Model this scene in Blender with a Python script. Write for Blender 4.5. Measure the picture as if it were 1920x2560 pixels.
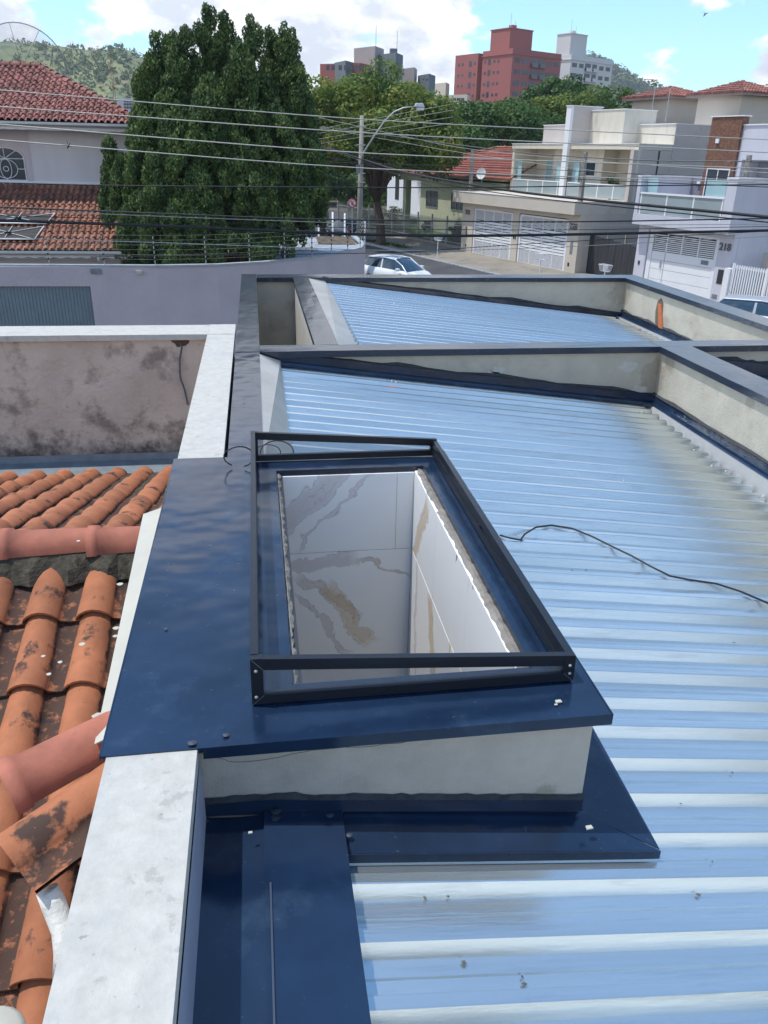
import bpy, math, random
import numpy as np
from mathutils import Matrix, Vector
R = math.radians
random.seed(7); RNG = np.random.default_rng(7)
for o in list(bpy.data.objects): bpy.data.objects.remove(o)
SC = bpy.context.scene

# ------------------------------------------------------------------ camera, sky, sun, exposure
EYE = 6.2
YAW, PITCH, ROLL, FPX = 9.15, 24.1, 1.35, 2000.0
cd = bpy.data.cameras.new('camera'); cam = bpy.data.objects.new('camera', cd); SC.collection.objects.link(cam)
_y, _p, _r = R(YAW), R(PITCH), R(ROLL)
FW = Vector((math.sin(_y)*math.cos(_p), math.cos(_y)*math.cos(_p), -math.sin(_p)))
_rt = Vector((math.cos(_y), -math.sin(_y), 0)); _up = _rt.cross(FW)
RT = _rt*math.cos(_r)+_up*math.sin(_r); UP = -_rt*math.sin(_r)+_up*math.cos(_r)
cam.matrix_world = Matrix(((RT.x, UP.x, -FW.x, 0), (RT.y, UP.y, -FW.y, 0), (RT.z, UP.z, -FW.z, EYE), (0, 0, 0, 1)))
cd.sensor_fit = 'VERTICAL'; cd.sensor_height = 36; cd.sensor_width = 27; cd.lens = 36*FPX/2560
cd.clip_start = 0.05; cd.clip_end = 9000
SC.camera = cam

SUN_EL, SUN_AZ = 69.0, -78.0          # azimuth measured from +Y towards +X
SKY_STRENGTH, SUN_STRENGTH, EXPOSURE = 0.15, 2.5, 0.76
w = bpy.data.worlds.new('World'); SC.world = w; w.use_nodes = True
nt = w.node_tree; N = nt.nodes; L = nt.links
for n in list(N): N.remove(n)
def _n(t, **k):
    n = N.new(t)
    for a, b in k.items(): setattr(n, a, b)
    return n
def _math(op, a, b=None, c=None):
    n = _n('ShaderNodeMath', operation=op)
    for i, v in enumerate((a, b, c)):
        if v is None: continue
        if isinstance(v, (int, float)): n.inputs[i].default_value = v
        else: L.new(v, n.inputs[i])
    return n.outputs[0]
out = _n('ShaderNodeOutputWorld'); bg = _n('ShaderNodeBackground')
sky = _n('ShaderNodeTexSky', sky_type='NISHITA', sun_disc=False, sun_elevation=R(SUN_EL), sun_rotation=R(SUN_AZ))
sky.altitude = 700; sky.air_density = 1.0; sky.dust_density = 0.15; sky.ozone_density = 2.0
tc = _n('ShaderNodeTexCoord'); sep = _n('ShaderNodeSeparateXYZ'); L.new(tc.outputs['Generated'], sep.inputs[0])
mp = _n('ShaderNodeMapping'); mp.inputs['Scale'].default_value = (1, 1, 2.1); L.new(tc.outputs['Generated'], mp.inputs[0])
def _noise(scale, det, rough, dist=0.0, loc=(0, 0, 0)):
    m2 = _n('ShaderNodeMapping'); m2.inputs['Location'].default_value = loc; L.new(mp.outputs[0], m2.inputs[0])
    n = _n('ShaderNodeTexNoise'); n.inputs['Scale'].default_value = scale; n.inputs['Detail'].default_value = det
    n.inputs['Roughness'].default_value = rough; n.inputs['Distortion'].default_value = dist
    L.new(m2.outputs[0], n.inputs['Vector']); return n.outputs['Fac']
n1 = _noise(10.5, 9, 0.56, 0.15, (0.35, 0.1, 0.2)); n2 = _noise(34, 6, 0.6, 0, (3, 1, 0))
# more cloud towards the horizon and to the left, broken blue higher up and to the right
low = _n('ShaderNodeMapRange'); L.new(sep.outputs[2], low.inputs[0])
low.inputs['From Min'].default_value = 0.22; low.inputs['From Max'].default_value = 0.52
low.inputs['To Min'].default_value = 0.15; low.inputs['To Max'].default_value = -0.09
side = _math('MULTIPLY', sep.outputs[0], -0.10)
dens = _math('ADD', _math('ADD', n1, low.outputs[0]), _math('ADD', side, _math('MULTIPLY', _math('SUBTRACT', n2, 0.5), 0.16)))
def _blob(az, el, rad, amt):
    d = Vector((math.sin(R(az))*math.cos(R(el)), math.cos(R(az))*math.cos(R(el)), math.sin(R(el))))
    v = _n('ShaderNodeVectorMath', operation='DISTANCE'); L.new(tc.outputs['Generated'], v.inputs[0]); v.inputs[1].default_value = d
    m = _n('ShaderNodeMapRange', interpolation_type='SMOOTHSTEP'); L.new(v.outputs['Value'], m.inputs[0])
    m.inputs['From Min'].default_value = 0; m.inputs['From Max'].default_value = rad
    m.inputs['To Min'].default_value = amt; m.inputs['To Max'].default_value = 0
    return m.outputs[0]
BLOBS = [(4, 17, .34, .13), (-10.5, 7.6, .075, -.22), (-6.5, 6.0, .06, -.14), (16, 7.5, .10, -.20), (24, 7.0, .13, -.22), (30, 5.0, .10, -.16), (11.5, 6.6, .06, .16),
         (27.5, 8.2, .05, .24), (24.5, 3.2, .07, .12), (31, 3.0, .08, .16), (1.5, 6.5, .12, .12), (-15, 6.5, .12, .12), (12.5, 3.8, .035, -.12), (20, 4.8, .06, -.14)]
for b in BLOBS: dens = _math('ADD', dens, _blob(*b))
cm = _n('ShaderNodeMapRange', interpolation_type='SMOOTHSTEP'); L.new(dens, cm.inputs[0])
cm.inputs['From Min'].default_value = 0.505; cm.inputs['From Max'].default_value = 0.60
# cloud colour: bright tops, slightly grey undersides from a shifted noise
n3 = _noise(12, 7, 0.6, 0.1, (0.4, 0.1, 0.27))
ccol = _n('ShaderNodeValToRGB'); L.new(n3, ccol.inputs[0])
ccol.color_ramp.elements[0].position = 0.42; ccol.color_ramp.elements[0].color = (3.6, 3.8, 4.2, 1)
ccol.color_ramp.elements[1].position = 0.60; ccol.color_ramp.elements[1].color = (6.3, 6.25, 6.15, 1)
mx = _n('ShaderNodeMix', data_type='RGBA'); L.new(cm.outputs[0], mx.inputs[0]); tint = _n('ShaderNodeMix', data_type='RGBA', blend_type='MULTIPLY'); tint.inputs[0].default_value = 1; tint.inputs[7].default_value = (.76, .97, 1.0, 1); L.new(sky.outputs[0], tint.inputs[6]); L.new(tint.outputs[2], mx.inputs[6]); L.new(ccol.outputs[0], mx.inputs[7])
L.new(mx.outputs[2], bg.inputs[0]); bg.inputs[1].default_value = SKY_STRENGTH; L.new(bg.outputs[0], out.inputs[0])

sd = bpy.data.lights.new('sun', 'SUN'); sd.energy = SUN_STRENGTH; sd.angle = R(0.53); sd.color = (1.0, 0.955, 0.88)
so = bpy.data.objects.new('sun', sd); SC.collection.objects.link(so)
sdir = Vector((math.sin(R(SUN_AZ))*math.cos(R(SUN_EL)), math.cos(R(SUN_AZ))*math.cos(R(SUN_EL)), math.sin(R(SUN_EL))))
so.rotation_euler = sdir.to_track_quat('Z', 'Y').to_euler(); so.location = (0, 0, 60)
SC.view_settings.view_transform = 'Standard'; SC.view_settings.look = 'None'
SC.view_settings.exposure = EXPOSURE; SC.view_settings.gamma = 1; SC.view_settings.use_curve_mapping = False
SC.render.engine = 'CYCLES'
SC.cycles.max_bounces = 8; SC.cycles.transparent_max_bounces = 16

# ------------------------------------------------------------------ measuring helpers (real planes, metres)
OR = Vector((0, 0, EYE))
def ray(px, py): return FW + RT*((px-960)/FPX) - UP*((py-1280)/FPX)
def atz(px, py, z): d = ray(px, py); return OR + d*((z-EYE)/d.z)
def aty(px, py, y): d = ray(px, py); return OR + d*(y/d.y)
def atx(px, py, x): d = ray(px, py); return OR + d*(x/d.x)
AZ = R(-18.5)
SV = Vector((math.sin(AZ), math.cos(AZ), 0)); NV = Vector((math.cos(AZ), -math.sin(AZ), 0)); P0 = Vector((14.78, 56.17, 0))
ST = Matrix(((-SV.x, NV.x, 0, P0.x), (-SV.y, NV.y, 0, P0.y), (0, 0, 1, 0), (0, 0, 0, 1)))   # street frame: along, depth, height
STI = ST.inverted()
def fac(px, py, off=0):
    d = ray(px, py); t = ((P0+NV*off)-OR).dot(NV)/d.dot(NV); return STI @ (OR+d*t)

# ------------------------------------------------------------------ object helpers
COL = SC.collection
def thing(name, label, cat, loc=(0, 0, 0), group=None, kind=None):
    o = bpy.data.objects.new(name, None); COL.objects.link(o); o.location = loc; o.empty_display_size = .2
    if kind: o['kind'] = kind
    else: o['category'] = cat; o['kind'] = 'thing'
    if label: o['label'] = label
    if group: o['group'] = group
    return o
def tag(o, label, cat=None, group=None, kind=None):
    o['label'] = label
    if cat: o['category'] = cat; o['kind'] = 'thing'
    if group: o['group'] = group
    if kind: o['kind'] = kind
    return o
def rootloc(p):
    v = Vector((0, 0, 0))
    while p is not None: v = v + p.location; p = p.parent
    return v
class MB:
    def __init__(s, T=None): s.v = []; s.f = []; s.T = T
    def add(s, vs, fs, T=None):
        T = T or s.T; b = len(s.v)
        s.v += [tuple(T @ Vector(v)) if T else tuple(v) for v in vs]
        s.f += [tuple(b+i for i in f) for f in fs]; return s
    def box(s, x0, x1, y0, y1, z0, z1, T=None):
        return s.add([(x0, y0, z0), (x1, y0, z0), (x1, y1, z0), (x0, y1, z0), (x0, y0, z1), (x1, y0, z1), (x1, y1, z1), (x0, y1, z1)],
              [(3, 2, 1, 0), (4, 5, 6, 7), (0, 1, 5, 4), (1, 2, 6, 5), (2, 3, 7, 6), (3, 0, 4, 7)], T)
    def hexa(s, p, T=None): return s.add(p, [(3, 2, 1, 0), (4, 5, 6, 7), (0, 1, 5, 4), (1, 2, 6, 5), (2, 3, 7, 6), (3, 0, 4, 7)], T)
    def prism(s, pts, z0, z1, T=None):
        n = len(pts)
        return s.add([(x, y, z0) for x, y in pts]+[(x, y, z1) for x, y in pts],
            [tuple(range(n-1, -1, -1)), tuple(range(n, 2*n))]+[(i, (i+1) % n, n+(i+1) % n, n+i) for i in range(n)], T)
    def plate(s, a, b, c, d, t=.004):
        """thin sheet a,b,c,d (ccw from above) with thickness t"""
        a, b, c, d = map(Vector, (a, b, c, d)); nn = (b-a).cross(d-a).normalized()*t
        return s.hexa([a-nn, b-nn, c-nn, d-nn, a, b, c, d])
    def tube(s, pts, r, n=6, T=None, cap=True):
        pts = [Vector(p) for p in pts]; rs = r if isinstance(r, (list, tuple)) else [r]*len(pts); rings = []; up = None
        for i, p in enumerate(pts):
            t = (pts[min(i+1, len(pts)-1)]-pts[max(i-1, 0)]).normalized()
            a = t.orthogonal().normalized() if up is None else (up - t*up.dot(t)).normalized()
            up = a; b = t.cross(a)
            rings.append([p+(a*math.cos(k*2*math.pi/n)+b*math.sin(k*2*math.pi/n))*rs[i] for k in range(n)])
        vs = [q for rg in rings for q in rg]; fs = []
        for i in range(len(pts)-1):
            for k in range(n): fs.append((i*n+k, i*n+(k+1) % n, (i+1)*n+(k+1) % n, (i+1)*n+k))
        if cap: fs += [tuple(range(n-1, -1, -1)), tuple(range((len(pts)-1)*n, len(pts)*n))]
        return s.add(vs, fs, T)
    def grid(s, P, T=None):
        """P[i][j] points"""
        n, m = len(P), len(P[0])
        return s.add([p for r in P for p in r], [(i*m+j, i*m+j+1, (i+1)*m+j+1, (i+1)*m+j) for i in range(n-1) for j in range(m-1)], T)
    def build(s, name, mat, parent=None, smooth=False, world=True):
        me = bpy.data.meshes.new(name); off = rootloc(parent) if (parent is not None and world) else Vector((0, 0, 0))
        me.from_pydata([(x-off.x, y-off.y, z-off.z) for x, y, z in s.v], [], s.f); me.materials.append(mat); me.update()
        if smooth: me.shade_smooth()
        o = bpy.data.objects.new(name, me); COL.objects.link(o)
        if parent is not None: o.parent = parent
        return o
def Bx(name, mat, parent, x0, x1, y0, y1, z0, z1, T=None): return MB(T).box(x0, x1, y0, y1, z0, z1).build(name, mat, parent)
def copy_tree(o, parent=None):
    c = o.copy(); COL.objects.link(c)
    if parent is not None: c.parent = parent
    for ch in list(o.children): copy_tree(ch, c)
    return c
def inst(name, mesh, parent, M):
    o = bpy.data.objects.new(name, mesh); COL.objects.link(o); o.parent = parent
    o.matrix_local = Matrix.Translation(-rootloc(parent)) @ M if parent is not None else M
    return o
def bevel(o, w=.004, seg=2):
    m = o.modifiers.new('bevel', 'BEVEL'); m.width = w; m.segments = seg; m.limit_method = 'ANGLE'; return o

# ------------------------------------------------------------------ materials
MC = {}
def mat(name, col, rough=.7, metal=0., var=.12, scale=3., bump=0., bscale=60., spots=None, spec=.5, stretch=(1, 1, 1), col2=None, lowbump=0., lowscale=2., obj=False, var2=0., pandirt=False, zdirt=None, blots=()):
    """noise-toned surface. spots = (colour, scale, threshold, softness, amount)"""
    if name in MC: return MC[name]
    m = bpy.data.materials.new(name); m.use_nodes = True; t = m.node_tree; n = t.nodes; l = t.links
    b = n['Principled BSDF']; b.inputs['Roughness'].default_value = rough; b.inputs['Metallic'].default_value = metal
    b.inputs['Specular IOR Level'].default_value = spec
    g = n.new('ShaderNodeNewGeometry'); mp = n.new('ShaderNodeMapping'); l.new(g.outputs['Position'], mp.inputs[0]); mp.inputs['Scale'].default_value = stretch
    def noise(sc, det=5, ro=.6):
        q = n.new('ShaderNodeTexNoise'); q.inputs['Scale'].default_value = sc; q.inputs['Detail'].default_value = det; q.inputs['Roughness'].default_value = ro
        l.new(mp.outputs[0], q.inputs['Vector']); return q
    q = noise(scale); r = n.new('ShaderNodeValToRGB'); l.new(q.outputs['Fac'], r.inputs[0])
    c2 = col2 or col
    r.color_ramp.elements[0].position = .3; r.color_ramp.elements[0].color = tuple(max(0, c*(1-var)) for c in col)+(1,)
    r.color_ramp.elements[1].position = .7; r.color_ramp.elements[1].color = tuple(min(1, c*(1+var)) for c in c2)+(1,)
    cur = r.outputs[0]
    if var2 or obj:
        oi = n.new('ShaderNodeObjectInfo'); h = n.new('ShaderNodeHueSaturation'); mr = n.new('ShaderNodeMapRange'); l.new(oi.outputs['Random'], mr.inputs[0])
        mr.inputs['To Min'].default_value = 1-var2; mr.inputs['To Max'].default_value = 1+var2; l.new(mr.outputs[0], h.inputs['Value']); l.new(cur, h.inputs['Color']); cur = h.outputs[0]
    for sp in ([spots] if spots and not isinstance(spots, list) else (spots or [])):
        q2 = noise(sp[1], 8, .65); mr = n.new('ShaderNodeMapRange'); l.new(q2.outputs['Fac'], mr.inputs[0])
        mr.inputs['From Min'].default_value = sp[2]; mr.inputs['From Max'].default_value = sp[2]+sp[3]; mr.inputs['To Max'].default_value = sp[4]
        x = n.new('ShaderNodeMix'); x.data_type = 'RGBA'; l.new(mr.outputs[0], x.inputs[0]); l.new(cur, x.inputs[6]); x.inputs[7].default_value = tuple(sp[0])+(1,); cur = x.outputs[2]
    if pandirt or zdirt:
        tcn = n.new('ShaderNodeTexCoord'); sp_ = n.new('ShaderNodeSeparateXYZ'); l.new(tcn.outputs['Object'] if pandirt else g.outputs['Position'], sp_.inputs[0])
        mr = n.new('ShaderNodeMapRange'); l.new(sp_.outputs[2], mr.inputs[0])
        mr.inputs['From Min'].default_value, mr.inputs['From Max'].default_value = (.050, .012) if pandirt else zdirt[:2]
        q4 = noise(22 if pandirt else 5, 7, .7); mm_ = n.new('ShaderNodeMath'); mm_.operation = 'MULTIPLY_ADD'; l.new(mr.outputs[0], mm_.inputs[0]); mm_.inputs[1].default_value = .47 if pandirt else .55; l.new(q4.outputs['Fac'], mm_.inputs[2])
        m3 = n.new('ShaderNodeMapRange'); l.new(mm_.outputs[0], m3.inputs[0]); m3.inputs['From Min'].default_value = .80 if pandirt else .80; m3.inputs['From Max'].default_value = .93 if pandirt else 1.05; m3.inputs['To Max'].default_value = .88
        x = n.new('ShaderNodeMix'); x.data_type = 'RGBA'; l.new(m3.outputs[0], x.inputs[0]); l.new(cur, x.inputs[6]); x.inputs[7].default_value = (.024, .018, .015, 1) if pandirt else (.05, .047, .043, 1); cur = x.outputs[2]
    for bx, by, bz, br_, bc, ba in blots:
        vd = n.new('ShaderNodeVectorMath'); vd.operation = 'DISTANCE'; l.new(g.outputs['Position'], vd.inputs[0]); vd.inputs[1].default_value = (bx, by, bz)
        q5 = noise(13, 8, .72); ad = n.new('ShaderNodeMath'); ad.operation = 'MULTIPLY_ADD'; l.new(q5.outputs['Fac'], ad.inputs[0]); ad.inputs[1].default_value = -br_*2.2; l.new(vd.outputs['Value'], ad.inputs[2])
        m5 = n.new('ShaderNodeMapRange'); l.new(ad.outputs[0], m5.inputs[0]); m5.inputs['From Min'].default_value = 0; m5.inputs['From Max'].default_value = -br_*.35; m5.inputs['To Max'].default_value = ba
        x = n.new('ShaderNodeMix'); x.data_type = 'RGBA'; l.new(m5.outputs[0], x.inputs[0]); l.new(cur, x.inputs[6]); x.inputs[7].default_value = bc+(1,); cur = x.outputs[2]
    l.new(cur, b.inputs['Base Color'])
    last = None
    for st, sc in ((lowbump, lowscale), (bump, bscale)):
        if st:
            q3 = noise(sc, 3, .6); bp = n.new('ShaderNodeBump'); bp.inputs['Strength'].default_value = 1.0; bp.inputs['Distance'].default_value = st
            l.new(q3.outputs['Fac'], bp.inputs['Height'])
            if last is not None: l.new(last, bp.inputs['Normal'])
            last = bp.outputs[0]
    if last is not None: l.new(last, b.inputs['Normal'])
    MC[name] = m; return m

STAIN = (.07, .06, .05)
m_navy = mat('navy_sheet', (.009, .022, .052), .17, 0, .3, 3, spots=[((.12, .16, .21), 34, .64, .10, .45), ((.055, .09, .14), 5, .56, .2, .40), ((.16, .17, .17), 90, .72, .04, .6)], lowbump=.016, lowscale=1.8, spec=.65)
m_navyfar = mat('navy_sheet_dusty', (.014, .025, .048), .20, .0, .25, 2.5, spots=((.16, .18, .2), 9, .6, .2, .35), lowbump=.008, lowscale=1.3, spec=.7)
m_frame = mat('black_aluminium', (.010, .013, .020), .35, 0, .1, 20, bump=.0002, bscale=900)
m_galv = mat('galvanised_flange', (.62, .60, .56), .33, .9, .15, 2.5, lowbump=.012, lowscale=2.0)
m_alu = mat('zinc_aluminium_roof', (.72, .775, .775), .27, .90, .10, 1.2, stretch=(.35, 5, 1), spots=[((.46, .50, .53), 9, .55, .2, .45), ((.40, .41, .42), 60, .69, .06, .6)], lowbump=.003, lowscale=2.2, bump=.0004, bscale=30)
m_pale = mat('pale_gutter_metal', (.36, .37, .38), .5, .25, .05, 5)
m_caulk = mat('bitumen_caulk', (.035, .038, .045), .8, 0, .3, 30, bump=.004, bscale=60)
DB = (.20, .165, .115)
m_plaster = mat('parapet_plaster', (.42, .40, .345), .9, 0, .10, 4, bump=.004, bscale=60, lowbump=.008, lowscale=7, blots=[(3.53, 6.64, 4.42, .16, DB, .45), (3.53, 6.45, 4.6, .10, DB, .5), (5.1, 10.9, 4.5, .2, DB, .4), (5.1, 9.6, 4.3, .12, DB, .4), (3.53, 5.2, 4.62, .07, DB, .3), (.6, 6.64, 4.6, .08, DB, .3)], spots=[((.25, .225, .18), 1.7, .56, .12, .5), ((.46, .45, .41), 3, .58, .1, .4)])
m_plaster2 = mat('curb_plaster', (.45, .43, .385), .9, 0, .08, 9, bump=.0025, bscale=170, lowbump=.004, lowscale=9, blots=[(.83, 1.83, 4.36, .045, DB, .45), (.05, 1.83, 4.55, .08, DB, .13), (.45, 1.83, 4.52, .09, DB, .10), (-.14, 1.83, 4.52, .05, DB, .15)], spots=[((.29, .265, .225), 3.2, .58, .12, .55)])
m_crack = mat('crack_line', (.08, .075, .07), .9)
m_stained = mat('stained_render', (.52, .45, .385), .92, 0, .15, 2.2, bump=.012, bscale=26, lowbump=.035, lowscale=5, spots=[((.13, .11, .095), 3.0, .52, .12, .7), ((.06, .055, .05), 11, .66, .05, .7), ((.34, .26, .20), 1.2, .6, .15, .5)], zdirt=(4.15, 3.5))
m_white = mat('white_coping', (.46, .45, .415), .8, 0, .10, 22, bump=.0015, bscale=90, spots=[((.36, .37, .38), 3, .52, .15, .5), ((.30, .29, .27), 9, .61, .05, .6), ((.22, .21, .20), 40, .64, .05, .7), ((.12, .12, .11), 70, .72, .03, .8), ((.36, .26, .15), 26, .72, .03, .8)])
m_whiteb = mat('white_flashing', (.46, .455, .40), .6, 0, .05, 8, spots=((.3, .28, .2), 40, .72, .03, .6))
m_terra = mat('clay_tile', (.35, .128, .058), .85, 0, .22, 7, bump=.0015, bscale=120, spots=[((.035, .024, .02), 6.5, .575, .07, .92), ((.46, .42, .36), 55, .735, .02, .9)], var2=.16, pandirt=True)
m_terra_new = mat('clay_ridge', (.36, .125, .080), .82, 0, .2, 9, bump=.001, bscale=120, spots=[((.12, .07, .05), 8, .60, .12, .5), ((.55, .48, .42), 40, .70, .03, .8)], var2=.06)
m_mortar = mat('mossy_mortar', (.055, .048, .035), .95, 0, .5, 25, bump=.01, bscale=50, spots=((.16, .15, .09), 18, .6, .1, .6))
m_terra_far = mat('clay_tile_weathered', (.26, .115, .075), .9, 0, .25, 2.2, spots=[((.075, .055, .045), 2.6, .53, .14, .85)], var2=.28)
m_terra_up = mat('clay_tile_rosy', (.27, .115, .095), .9, 0, .22, 1.3, spots=[((.11, .085, .075), 2.0, .56, .14, .8)], var2=.25)
m_redroof = mat('red_roof', (.23, .070, .050), .9, 0, .25, 1.5, spots=[((.12, .05, .04), 1.2, .55, .2, .6)], var2=.15)
m_lilac = mat('lilac_render', (.50, .435, .465), .95, 0, .06, 1.2, bump=.012, bscale=9)
m_lilac2 = mat('pale_lilac_render', (.58, .53, .565), .95, 0, .05, 1, bump=.004, bscale=15)
m_white_wall = mat('white_wall', (.62, .61, .63), .9, 0, .05, 1.2, bump=.004, bscale=20, stretch=(1.6, 1.6, .3), spots=((.46, .43, .38), 1.6, .62, .12, .3))
m_cap = mat('wall_cap', (.34, .37, .40), .8, 0, .15, 4)
m_gutter = mat('gutter_metal', (.42, .44, .45), .45, .3, .1, 3)
m_gut_old = mat('old_gutter', (.20, .24, .27), .6, .4, .2, 6)
m_shutter = mat('shutter_metal', (.17, .23, .27), .5, .3, .08, 2)
m_beige = mat('beige_render', (.54, .49, .42), .92, 0, .05, .7, bump=.004, bscale=12, spots=((.32, .29, .26), .5, .62, .12, .5))
m_cream = mat('cream_render', (.62, .58, .49), .92, 0, .06, 1.4, bump=.003, bscale=12, stretch=(1.6, 1.6, .4), spots=((.40, .36, .29), 1.3, .57, .14, .5))
m_greyr = mat('grey_render', (.50, .455, .415), .92, 0, .07, .9, bump=.004, bscale=12, spots=((.24, .22, .2), .9, .60, .10, .6))
m_blue_w = mat('bluish_render', (.55, .56, .63), .9, 0, .05, 1.2, bump=.003, bscale=12, stretch=(1.6, 1.6, .4), spots=((.42, .42, .46), 1.3, .60, .14, .35))
m_trim = mat('white_trim', (.74, .75, .78), .55, 0, .03, 2)
m_gate = mat('white_gate_paint', (.76, .78, .82), .45, 0, .03, 2)
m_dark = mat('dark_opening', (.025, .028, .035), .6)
m_glassd = mat('window_glass', (.03, .045, .06), .08, 0, .3, .6, spec=.8)
m_glassg = mat('greenish_glass', (.36, .55, .60), .12, 0, .1, .5, spec=.8)
m_glassb = mat('balustrade_glass', (.30, .36, .38), .08, 0, .1, .5, spec=.8)
m_wood = mat('dark_fence_boards', (.035, .036, .042), .85, 0, .35, 2.5, stretch=(3, 3, .3))
m_brown = mat('brown_stone_cladding', (.17, .085, .055), .9, 0, .5, 9, bump=.02, bscale=14)
m_green_w = mat('pale_green_render', (.47, .50, .36), .92, 0, .05, .7, bump=.003, bscale=10, spots=((.36, .38, .28), .8, .6, .1, .5))
m_asph = mat('asphalt', (.060, .060, .064), .9, 0, .2, .5, bump=.004, bscale=30, spots=((.16, .14, .12), .35, .55, .15, .4))
m_conc = mat('pavement_concrete', (.24, .215, .18), .92, 0, .18, .6, bump=.006, bscale=12, spots=((.11, .095, .075), .7, .55, .12, .7))
m_earth = mat('earth', (.12, .10, .065), .95, 0, .3, .2, spots=((.07, .09, .03), .15, .5, .1, .7))
m_lawn = mat('lawn', (.045, .10, .025), .95, 0, .3, 1.2, bump=.03, bscale=12)
m_pole = mat('concrete_pole', (.27, .255, .23), .9, 0, .15, 2)
m_steel = mat('galvanised_steel', (.42, .44, .45), .45, .5, .1, 3)
m_wirel = mat('bare_wire', (.46, .46, .42), .5, .2, .05, 3)
m_wired = mat('black_cable', (.012, .013, .016), .55)
m_bark = mat('bark', (.085, .060, .048), .95, 0, .35, 3, bump=.02, bscale=8)
m_black = mat('black_rubber', (.012, .012, .013), .7)
m_carw = mat('white_car_paint', (.72, .74, .78), .25, 0, .02, 1, spec=.7)
m_carg = mat('grey_car_paint', (.10, .13, .17), .22, .4, .02, 1, spec=.7)
m_cars = mat('silver_car_paint', (.50, .54, .60), .25, .4, .02, 1, spec=.7)
m_cglass = mat('car_glass', (.02, .05, .085), .05, 0, .05, 1, spec=.9)
m_redlamp = mat('tail_lamp_red', (.45, .04, .02), .3)
m_signred = mat('sign_red', (.50, .03, .03), .5); m_signw = mat('sign_white', (.8, .8, .8), .5)
m_brick = mat('bare_brick', (.42, .13, .055), .9, 0, .15, 20, bump=.002, bscale=80)
m_redb = mat('red_tower_paint', (.34, .115, .105), .9, 0, .06, .06)
m_whb = mat('white_tower_paint', (.60, .60, .60), .9, 0, .04, .06)
m_gryb = mat('grey_tower_render', (.34, .31, .31), .9, 0, .08, .2)
m_gryb2 = mat('slate_tower_render', (.15, .18, .20), .9, 0, .08, .2)
m_crmb = mat('cream_tower_render', (.55, .51, .42), .9, 0, .05, .1)
m_farwin = mat('far_window', (.045, .055, .075), .3, 0, .4, .1, spec=.6)
m_plantpot = mat('pot_clay', (.2, .1, .06), .8)

def leafmat(name, c1, c2, c3, scale=1.5, trans=.25):
    m = bpy.data.materials.new(name); m.use_nodes = True; t = m.node_tree; n = t.nodes; l = t.links; b = n['Principled BSDF']
    b.inputs['Roughness'].default_value = .6; b.inputs['Specular IOR Level'].default_value = .25
    g = n.new('ShaderNodeNewGeometry'); q = n.new('ShaderNodeTexNoise'); q.inputs['Scale'].default_value = scale; q.inputs['Detail'].default_value = 4; l.new(g.outputs['Position'], q.inputs['Vector'])
    mr = n.new('ShaderNodeMath'); mr.operation = 'MULTIPLY_ADD'; l.new(g.outputs['Random Per Island'], mr.inputs[0]); mr.inputs[1].default_value = .34; l.new(q.outputs['Fac'], mr.inputs[2])
    r = n.new('ShaderNodeValToRGB'); l.new(mr.outputs[0], r.inputs[0]); e = r.color_ramp.elements
    e[0].position = .42; e[0].color = c1+(1,); e[1].position = .86; e[1].color = c3+(1,); k = e.new(.64); k.color = c2+(1,)
    l.new(r.outputs[0], b.inputs['Base Color'])
    tr = n.new('ShaderNodeBsdfTranslucent'); l.new(r.outputs[0], tr.inputs[0]); ms = n.new('ShaderNodeMixShader'); ms.inputs[0].default_value = trans
    l.new(b.outputs[0], ms.inputs[1]); l.new(tr.outputs[0], ms.inputs[2]); l.new(ms.outputs[0], n['Material Output'].inputs[0]); return m
l_conif = leafmat('conifer_foliage', (.026, .060, .021), (.060, .116, .034), (.135, .195, .052), 1.9, .2)
l_broad = leafmat('broad_foliage', (.045, .105, .022), (.11, .19, .036), (.23, .25, .050), .5, .35)
l_dark = leafmat('dark_foliage', (.030, .078, .022), (.055, .125, .028), (.10, .175, .042), .35, .3)
l_hill = leafmat('hill_foliage', (.045, .085, .035), (.075, .125, .042), (.13, .17, .06), .02, .2)
l_shrub = leafmat('shrub_foliage', (.020, .045, .012), (.035, .080, .018), (.070, .13, .03), 3, .3)

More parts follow.
